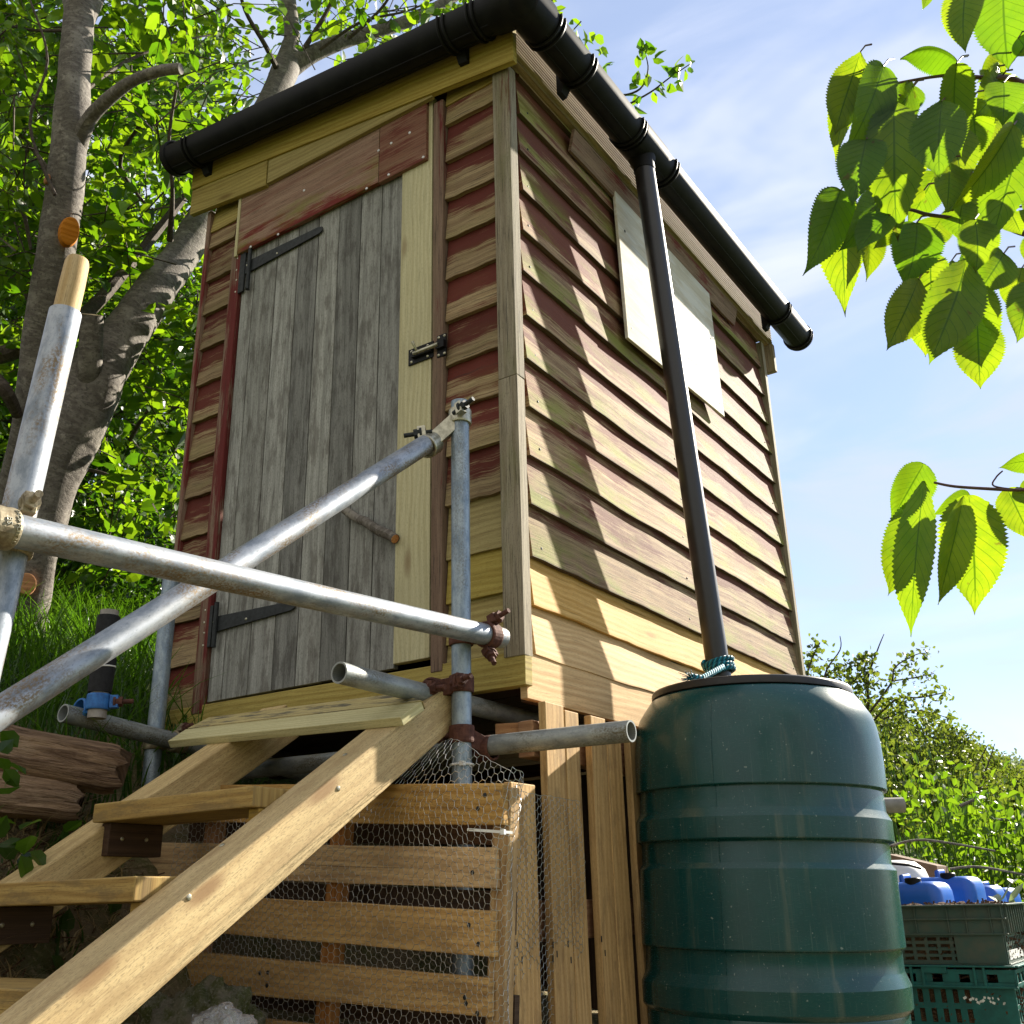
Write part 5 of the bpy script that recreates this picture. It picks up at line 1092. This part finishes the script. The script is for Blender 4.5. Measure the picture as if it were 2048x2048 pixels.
# ------------------------------------------------------------------ GRASS AND LITTER
def blades(n, pos, hmin, hmax, wd, lean, mat, name, label, cat, flat=0.0):
    b = MB(); V = []; Fc = []; rcs = []
    for i in range(n):
        x, y = pos(); z = gh(x, y)-.01; h = random.uniform(hmin, hmax); a = random.uniform(0, 2*PI); l = lean*random.uniform(.3, 1.3); dx, dy = math.cos(a), math.sin(a); sx, sy = -dy*wd, dx*wd; k0 = len(V)
        up = 1-flat*random.random()
        for t, w_ in ((0, 1), (.4, .9), (.75, .6), (1, .08)):
            ox = dx*l*h*t*t; oy = dy*l*h*t*t; oz = h*up*(t-.35*l*t*t); V.append((x+ox-sx*w_, y+oy-sy*w_, z+oz)); V.append((x+ox+sx*w_, y+oy+sy*w_, z+oz))
        for j in range(3): Fc.append((k0+2*j, k0+2*j+1, k0+2*j+3, k0+2*j+2))
        r = (random.random(), random.random(), random.random(), 1); rcs += [r]*12
    b.v = V; b.f = Fc; b.uv = [(0, 0)]*(len(Fc)*4); b.uv2 = b.uv; b.rc = rcs
    return tag(b.build(name, MT[mat]), label, cat, kind='stuff')
def bankpos():
    while True:
        x = random.uniform(-3.6, -1.0); y = random.uniform(-.55, 1.6)
        if x < -1.08-.0 and not (x > -1.5 and y > -.02): return x, y
blades(9000, bankpos, .12, .34, .0032, .8, 'grass', 'grass', 'long lush green grass on the bank left of the shed', 'grass')
blades(6000, lambda: (random.uniform(-1.25, -.2), random.uniform(-1.7, -.45)), .05, .16, .0022, 1.4, 'straw', 'dry_grass', 'dry straw and leaf litter on the ground under the steps', 'dry grass', .8)
blades(700, lambda: (random.uniform(-1.25, -.35), random.uniform(-1.6, -.45)), .05, .13, .003, 1.0, 'grass', 'grass', 'sparse green shoots in the litter under the steps', 'grass')
def meadow():
    while True:
        x, y = random.uniform(-7, 5), random.uniform(-2.5, 9)
        if (x < -1.35 or y > 2.6 or x > 1.6) and not (x > -3.6 and x < -1 and -.55 < y < 1.6): return x, y
blades(9000, meadow, .08, .24, .006, .9, 'grass', 'grass', 'rough meadow grass on the slope around the shed', 'grass')
blades(5000, lambda: (random.uniform(.2, 2.6), random.uniform(2.2, 6.5)), .10, .3, .004, .8, 'nettle', 'grass', 'sunlit grass behind the crates on the right', 'grass')
b = MB(); P = np.array([[*(q := (random.uniform(-1.25, -.35), random.uniform(-1.4, -.5))), gh(*q)+.05+random.random()*.06] for _ in range(110)]); leaf_mesh(b, P, np.full(len(P), .06), .75); 
P = np.array([tuple(at(random.uniform(-20, 60), random.uniform(1480, 1720), random.uniform(2.1, 2.35))) for _ in range(16)]); leaf_mesh(b, P, np.full(len(P), .06), .7)
tag(b.build('weeds', MT['darkleaf']), 'small broad-leaved weeds sprouting under and beside the steps', 'weeds', kind='stuff')
b = MB()
for i in range(1500):
    x, y = random.uniform(-1.3, -.1), random.uniform(-1.7, -.4); z = gh(x, y)+.008; a = random.uniform(0, PI); l = random.uniform(.01, .06); b.plank((x, y, z), (x+math.cos(a)*l, y+math.sin(a)*l, z+random.uniform(-.01, .03)), (0, 0, 1), .003, .002)
tag(b.build('twig_litter', MT['chips']), 'brown twigs and bark crumbs scattered under the steps', 'litter', kind='stuff')

# ------------------------------------------------------------------ RIGHT SIDE VEGETATION
def shrub_mass(name, label, cat, blobs, n, size, mat, group=None, asp=.62, stems=10):
    """crown made of leaf clumps on overlapping ellipsoids, blobs = (px, py, depth, rx, rz)"""
    b = MB(); t = None; m = MB(); tot = sum(bl[3]*bl[4] for bl in blobs)
    for (px, py, d_, rx, rz) in blobs:
        c_ = np.array(at(px, py, d_)); k = max(20, int(n*rx*rz/tot)); q = norm(rng.normal(size=(k, 3))); r = rng.uniform(.45, 1.0, (k, 1))**.5
        nz_ = np.array([1+.28*mnoise.noise(Vector(v_*2.3+c_)) for v_ in q])[:, None]; P = c_+q*r*nz_*np.array([rx, rx*.8, rz]); P = clusters(P, 3, size*1.0); P = P[P[:, 2] > -1.6]; leaf_mesh(b, P, np.full(len(P), size), asp)
        if t is None: t = thing(name, label, cat, (c_[0], c_[1], gh(c_[0], c_[1])), group)
        for _ in range(stems):
            e_ = Vector(c_+rng.normal(size=3)*np.array([rx, rx, rz])*.5); s_ = Vector((c_[0]+random.uniform(-.3, .3)*rx, c_[1], gh(c_[0], c_[1])-.1)); m.tube([s_, s_.lerp(e_, .5)+Vector((random.uniform(-.1, .1)*rx, 0, .05)), e_], [.035*rx, .02*rx, .005], 6)
    b.build('foliage', MT[mat], t); m.build('stem', MT['twig'], t, smooth=True); return t
shrub_mass('hedge_tree', 'tall rounded hedge tree nearest the shed on the right skyline', 'tree', [(1740, 1520, 11, .55, .7), (1850, 1520, 11.5, .55, .50), (1800, 1610, 11, .6, .6), (1930, 1600, 12, .5, .45), (1700, 1610, 11, .5, .8)], 9000, .050, 'hedgeleaf', 'hedge trees on the right skyline')
shrub_mass('hedge_tree', 'round olive bush between the nearer hedge tree and the pale far trees', 'tree', [(1900, 1545, 14, .7, .42), (1975, 1590, 14.5, .65, .5), (1850, 1580, 14, .6, .5)], 6500, .058, 'hedgeleaf', 'hedge trees on the right skyline')
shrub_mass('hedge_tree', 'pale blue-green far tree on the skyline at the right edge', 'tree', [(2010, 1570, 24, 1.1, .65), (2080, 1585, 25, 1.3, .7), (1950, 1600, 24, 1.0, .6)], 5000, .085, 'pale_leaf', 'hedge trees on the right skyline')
shrub_mass('hedge_tree', 'low far tree beyond the edge of the photo on the right', 'tree', [(2180, 1600, 28, 2, .9), (2350, 1590, 30, 2.5, 1.2)], 1800, .12, 'hedgeleaf', 'hedge trees on the right skyline')
# hawthorn with bare twigs
haw = thing('hawthorn', 'straggly hawthorn with bare twigs against the sky just right of the shed', 'tree', tuple(at(1720, 1700, 8)))
m = MB(); lf = []
tw = [[(1710, 1620, 8, 14), (1700, 1500, 8, 10), (1735, 1420, 8, 7), (1735, 1360, 8, 5), (1755, 1300, 8, 3), (1768, 1268, 8, 1.5)], [(1700, 1500, 8, 8), (1660, 1420, 8, 6), (1650, 1350, 8, 4), (1680, 1300, 8, 2.5), (1680, 1272, 8, 1.5)], [(1720, 1450, 8, 6), (1780, 1370, 8, 4), (1790, 1335, 8, 3), (1830, 1310, 8, 2), (1855, 1306, 8, 1.5)], [(1785, 1362, 8, 3), (1830, 1355, 8, 2.2), (1868, 1347, 8, 1.5)], [(1730, 1460, 8, 5), (1790, 1400, 8, 4), (1840, 1395, 8, 3), (1890, 1385, 8, 2)], [(1760, 1440, 8, 4), (1830, 1420, 8, 3), (1900, 1437, 8, 1.5)], [(1600, 1500, 7.6, 8), (1605, 1400, 7.6, 5), (1620, 1330, 7.6, 4), (1640, 1285, 7.6, 2.5)], [(1660, 1400, 8, 4), (1720, 1350, 8, 3), (1735, 1312, 8, 2)], [(1700, 1440, 8, 4), (1650, 1360, 8, 3), (1690, 1330, 8, 2), (1740, 1310, 8, 1.5)]]
for k, t_ in enumerate(tw):
    Q, q = limb(t_); m.tube(Q, q, 6); 
    bare = k in (1, 0) 
    for i, (p, r_) in enumerate(zip(Q, q)):
        f_ = i/len(Q)
        if f_ < .25 or (bare and f_ > .62): continue
        for _ in range(9 if k in (6, 7, 8, 4) else 6): lf.append(np.array(p)+rng.normal(size=3)*.035)
m.build('branch', MT['twig'], haw, smooth=True)
for a, b_, r_, k in ((1690, 1370, .14, 110), (1740, 1400, .16, 150), (1720, 1345, .10, 70), (1790, 1430, .16, 150), (1850, 1430, .1, 60), (1640, 1390, .1, 70), (1620, 1320, .05, 30), (1660, 1450, .2, 160)):
    lf += list(np.array(at(a, b_, 8))+rng.normal(size=(k, 3))*r_*np.array([.8, .8, .55]))
b = MB(); P = np.array(lf); leaf_mesh(b, P, np.full(len(P), .042), .7); b.build('foliage', MT['hedgeleaf'], haw)
# nettles and brambles in front of the hedge
def nettles(n, x0, x1, y0, y1, hgt, size, label, mat='nettle'):
    b = MB(); m = MB(); P = []
    for i in range(n):
        x = random.uniform(x0, x1); y = random.uniform(y0, y1); z = gh(x, y); h = hgt*random.uniform(.75, 1.12); lx, ly = random.gauss(0, .12), random.gauss(0, .12)
        m.tube([(x, y, z), (x+lx*.5, y+ly*.5, z+h*.6), (x+lx, y+ly, z+h)], [.006, .005, .002], 5)
        for k in range(10):
            t = .25+.75*k/9; a = (k % 2)*PI/2+i
            for s_ in (0, PI): P.append((x+lx*t+math.cos(a+s_)*.03, y+ly*t+math.sin(a+s_)*.03, z+h*t))
    P = np.array(P); leaf_mesh(b, P, np.full(len(P), size), .58, .5); t = tag(b.build('nettles', MT[mat]), label, 'nettles', kind='stuff'); m.build('stems', MT['nettle'], t); t['kind'] = 'stuff'
nettles(380, -.35, 2.6, 4.6, 6.8, 1.1, .075, 'tall bright green nettles in sun behind the blue drums')
nettles(330, -1.6, 3.5, 7.0, 9.3, 1.25, .065, 'taller leafy growth at the foot of the hedge beyond the nettles', 'hedgeleaf')
for pts in ([(1780, 1692, 5.6, 5), (1850, 1680, 5.6, 5), (1990, 1702, 5.6, 4)], [(1900, 1738, 5.4, 5), (1960, 1734, 5.4, 5), (2060, 1752, 5.4, 4)], [(1920, 1612, 6.2, 7), (1948, 1600, 6.2, 6)], [(1995, 1642, 6.5, 8), (2030, 1637, 6.5, 6)]):
    m = MB(); add_limb(m, pts, 8, .05); tag(m.build('cut_branch', MT['bark'], smooth=True), 'bare cut branch lying in the sunlit nettles behind the drums', 'branch', 'cut branches in the nettles')
b = MB(); P = np.array(at(2075, 1890, 4.0))+rng.normal(size=(60, 3))*np.array([.06, .08, .10]); leaf_mesh(b, P, np.full(60, .12), .3, -.6); pl_ = thing('artichoke_plant', 'silvery grey-green plant at the right edge beside the crates', 'plant', tuple(P.mean(0)-np.array([0, 0, .25]))); b.build('foliage', MT['pale_leaf'], pl_)

# ------------------------------------------------------------------ CHERRY BRANCHES IN FRONT, RIGHT
ch = thing('cherry_tree', 'cherry tree off to the right whose leafy branches hang in front of the sky', 'tree', (2.55, -.75, gh(2.55, -.75)))
m = MB(); m.tube([(2.55, -.75, -1.9), (2.5, -.78, -.9), (2.53, -.8, .1), (2.42, -.85, 1.0), (2.3, -.9, 1.8)], [.09, .08, .07, .055, .04], 20, wob=.1); m.build('trunk', MT['bark'], ch, smooth=True)
m = MB(); Q, q = limb([(2420, 40, 1.75, 40), (2250, 90, 1.5, 20), (2100, 140, 1.32, 15), (2050, 165, 1.25, 13), (2015, 155, 1.24, 12), (1960, 155, 1.22, 9), (1900, 150, 1.2, 7), (1800, 165, 1.18, 5), (1740, 180, 1.17, 4)]); m.tube([Vector((2.44, -.84, .9))]+Q, [.05]+q, 10)
Q, q = limb([(2420, 520, 1.75, 36), (2200, 500, 1.4, 18), (2060, 470, 1.25, 13), (2000, 450, 1.24, 10), (1940, 440, 1.22, 8), (1860, 430, 1.2, 8), (1800, 420, 1.18, 6), (1690, 460, 1.17, 4)]); m.tube([Vector((2.5, -.82, .5))]+Q, [.04]+q, 10)
m.build('branch', MT['petiole'], ch, smooth=True)
m = MB(); Q, q = limb([(2420, 980, 1.6, 24), (2200, 985, 1.3, 12), (2090, 978, 1.15, 8), (2030, 980, 1.13, 7), (1985, 978, 1.12, 7), (1910, 973, 1.11, 6), (1868, 965, 1.11, 5)]); m.tube([Vector((2.53, -.8, .0))]+Q, [.03]+q, 10); m.build('branch', MT['petiole'], ch, smooth=True)
TT = [0, .04, .1, .2, .32, .44, .55, .66, .75, .83, .89, .94, 1]; WW = [.03, .30, .58, .85, .98, 1.0, .95, .82, .63, .42, .24, .11, .0]
def leafblade(bx, by, tx, ty, wpx, d0, d1, roll=0.0, fold=.25, bend=.1, twist=0.0):
    a = at(bx, by, d0); b = at(tx, ty, d1); L = (b-a).length; Y = (b-a).normalized(); N = (Vector(CP)-(a+b)/2); N = (N-Y*N.dot(Y)).normalized(); X0 = Y.cross(N)
    W = wpx/2*(d0+d1)/2/F/max(.35, math.cos(roll)); nl = 60; nu = 6; P = []; U = []; ph = random.random(); ex = random.uniform(.75, 1.3); ac = random.uniform(-.12, .12); curl = random.uniform(-.6, 1.4)
    for i in range(nl+1):
        t = i/nl; w_ = float(np.interp(t**ex if t > 0 else 0, TT, WW))*W; tooth = (1+.055*(1 if i % 2 else -1)) if .06 < t < .93 else 1
        an = roll+twist*(t-.5); X = X0*math.cos(an)+N*math.sin(an); Nn = N*math.cos(an)-X0*math.sin(an)
        o = a.lerp(b, t)+Nn*(bend*L*4*t*(1-t))+X0*(ac*L*t*(1-t))+N*(.05*curl*L*max(0, t-.7)**2*8); row = []; ur = []
        for j in range(-nu, nu+1):
            u = j/nu; k = w_*u*(tooth if abs(j) == nu else 1); ple = .028*W*math.sin((t*11-abs(u)*2.6)*2*PI)*min(1, abs(u)*3)*(1-abs(u)**4)
            z = fold*abs(k)+ple+.05*W*math.sin(3*u+t*7+ph*6)*abs(u); row.append(o+X*k+Nn*z+Y*(.012*L*(-abs(u)) if 0 < t < 1 else 0)); ur.append((t, u))
        P.append(row); U.append(ur)
    m = MB(); m.grid(P, U); o = m.build('leaf', MT['cherry'], ch, smooth=True, angle=180)
    return o
s_ = .3624
def CL(bx, by, tx, ty, w_, z0=1.2, z1=1.2, **k): return leafblade(1500+bx*s_, by*s_, 1500+tx*s_, ty*s_, w_*s_, z0, z1, **k)
leaves = [(610, 285, 470, 745, 215, 1.24, 1.24, .3, .2, -.06), (590, 420, 470, 900, 150, 1.27, 1.26, -.4, .3, .06), (735, 365, 490, 905, 205, 1.17, 1.15, .55, .3, .10), (640, 770, 560, 1150, 235, 1.13, 1.11, -.2, .22, .05), (790, 560, 818, 1335, 290, 1.16, 1.12, .15, .25, .05), (900, 480, 700, 700, 170, 1.2, 1.2, .6, .3, .05),
    (1060, 560, 1046, 1000, 270, 1.10, 1.07, -.15, .3, .04), (1145, 345, 830, 325, 130, 1.18, 1.2, 1.0, .5, -.2), (1140, 350, 1165, 870, 165, 1.12, 1.14, .45, .4, -.05), (900, 470, 800, 640, 170, 1.25, 1.25, .1, .2, .1), (500, 1050, 287, 1530, 215, 1.16, 1.13, .35, .2, .06), (480, 1110, 527, 1757, 245, 1.18, 1.15, -.2, .25, .06), (700, 1090, 480, 1400, 180, 1.15, 1.13, .5, .3, .08), (770, 1190, 590, 1400, 150, 1.12, 1.11, -.5, .4, .05),
    (640, 1230, 640, 1560, 130, 1.2, 1.19, .7, .4, .05), (920, 1230, 850, 1600, 250, 1.19, 1.17, .2, .25, .07), (1060, 1200, 950, 1430, 190, 1.24, 1.24, -.3, .2, .1), (930, 1540, 752, 1940, 205, 1.15, 1.12, .45, .3, .05), (1000, 1420, 1020, 1780, 220, 1.2, 1.18, -.4, .3, .05), (1190, 1430, 990, 2010, 280, 1.13, 1.10, .2, .3, .06), (1240, 1560, 1290, 2032, 230, 1.16, 1.14, -.35, .25, .05), (1240, 1210, 1245, 1510, 195, 1.11, 1.10, .2, .35, .05),
    (1490, 800, 1322, 1375, 235, 1.13, 1.11, -.35, .35, .05), (1455, 690, 1088, 1175, 165, 1.10, 1.12, .6, .55, .08), (1400, 1400, 1250, 1640, 210, 1.16, 1.15, .3, .3, .06), (1230, 540, 1265, 900, 195, 1.24, 1.24, .1, .2, .05), (1400, 455, 1395, 700, 195, 1.13, 1.12, .25, .35, .08), (1190, -70, 1188, 300, 195, 1.16, 1.15, -.2, .3, .05), (1400, -110, 1425, 400, 285, 1.22, 1.21, .1, .2, .05), (985, -70, 950, 60, 60, 1.22, 1.21, .2, .2, .05), (1480, 210, 1560, 310, 120, 1.2, 1.2, .2, .3, .05),
    (1530, 650, 1440, 790, 130, 1.14, 1.13, .3, .3, .05), (1530, 560, 1560, 1000, 240, 1.24, 1.22, .2, .25, .05), (1440, 1180, 1500, 1300, 150, 1.2, 1.19, .2, .3, .05), (1500, 1480, 1440, 1720, 150, 1.17, 1.16, -.3, .3, .05), (1560, 1560, 1470, 1900, 200, 1.14, 1.13, .3, .3, .06), (1250, 1720, 1272, 2150, 235, 1.15, 1.13, .1, .25, .05), (1100, 900, 1080, 1180, 170, 1.2, 1.19, .5, .35, .05), (1180, 1100, 1150, 1330, 170, 1.21, 1.2, -.2, .25, .06), (780, 1240, 700, 1370, 110, 1.2, 1.2, .5, .4, .05), (690, 940, 760, 1180, 150, 1.2, 1.19, .3, .3, .05), (1300, 960, 1230, 1250, 200, 1.22, 1.21, .3, .2, .05), (960, 1050, 860, 1120, 70, 1.22, 1.22, .2, .3, .05), (1120, 700, 1180, 1060, 170, 1.22, 1.2, .6, .3, .04), (1380, 330, 1250, 460, 120, 1.26, 1.26, .3, .3, .05), (1590, 1050, 1560, 1260, 150, 1.22, 1.2, .2, .2, .05), (1590, 1300, 1545, 1480, 150, 1.18, 1.17, .2, .3, .05)]
fillers = []
rf = random.Random(11)
for (x0, y0, x1, y1, k) in ((560, 420, 1000, 900, 4), (900, 500, 1500, 1000, 5), (1000, 1100, 1500, 1700, 5), (1200, 380, 1520, 700, 3)):
    for _ in range(k):
        bx, by = rf.uniform(x0, x1), rf.uniform(y0, y1); L_ = rf.uniform(260, 420); an = rf.gauss(.25, .35); zz_ = rf.uniform(1.24, 1.42)
        fillers.append((bx, by, bx-L_*math.sin(an), by+L_*math.cos(an), rf.uniform(170, 250), zz_, zz_-rf.uniform(-.02, .04), rf.uniform(-.7, .7), rf.uniform(.15, .4), rf.uniform(.02, .1)))
leaves = [(a, b, c, d, e*1.12, *r) for a, b, c, d, e, *r in leaves]+fillers
LV = [CL(*l[:5], l[5], l[6], roll=l[7], fold=l[8], bend=l[9], twist=random.uniform(-.5, .5)) for l in leaves]
c8 = .2329
def C8(bx, by, tx, ty, w_, z0=1.12, z1=1.1, **k): leafblade(1650+bx*c8, 850+by*c8, 1650+tx*c8, 850+ty*c8, w_*c8, z0, z1, **k)
for l in [(850, 330, 560, 830, 340, 1.12, 1.13, .45, .3, .05), (760, 620, 540, 1470, 400, 1.13, 1.12, .25, .2, .05), (850, 480, 738, 1820, 330, 1.10, 1.08, -.35, .35, .05), (1190, 610, 970, 1545, 270, 1.10, 1.09, .6, .45, .05), (1235, 600, 1285, 1635, 540, 1.13, 1.12, -.15, .12, .05), (1560, 545, 1790, 1010, 330, 1.14, 1.13, .2, .2, .06), (1900, 330, 1490, 370, 190, 1.11, 1.12, .5, .3, -.15), (1240, 590, 920, 780, 170, 1.16, 1.16, .3, .3, .05), (1700, 480, 1900, 620, 200, 1.16, 1.15, .3, .3, .05)]:
    C8(*l[:5], l[5], l[6], roll=l[7], fold=l[8], bend=l[9], twist=random.uniform(-.3, .3))
# leaf stalks
for l, o_ in zip(leaves, LV):
    m = MB(); a = at(1500+l[0]*s_, l[1]*s_, l[5]); near = at(1500+(l[0]+60)*s_, (l[1]-40)*s_, 1.2); m.tube([a, a.lerp(near, .5)+Vector((0, 0, .004)), near], [.0009, .0011, .0012], 6); m.build('stalk', MT['petiole'], o_, smooth=True)
Q, q = limb([(2040, 980, 1.13, 4), (1988, 972, 1.12, 3.5), (1992, 955, 1.12, 3.5), (2005, 942, 1.11, 3)]); m = MB(); m.tube(Q, q, 6); m.build('leaf_stalk', MT['petiole'], ch, smooth=True)
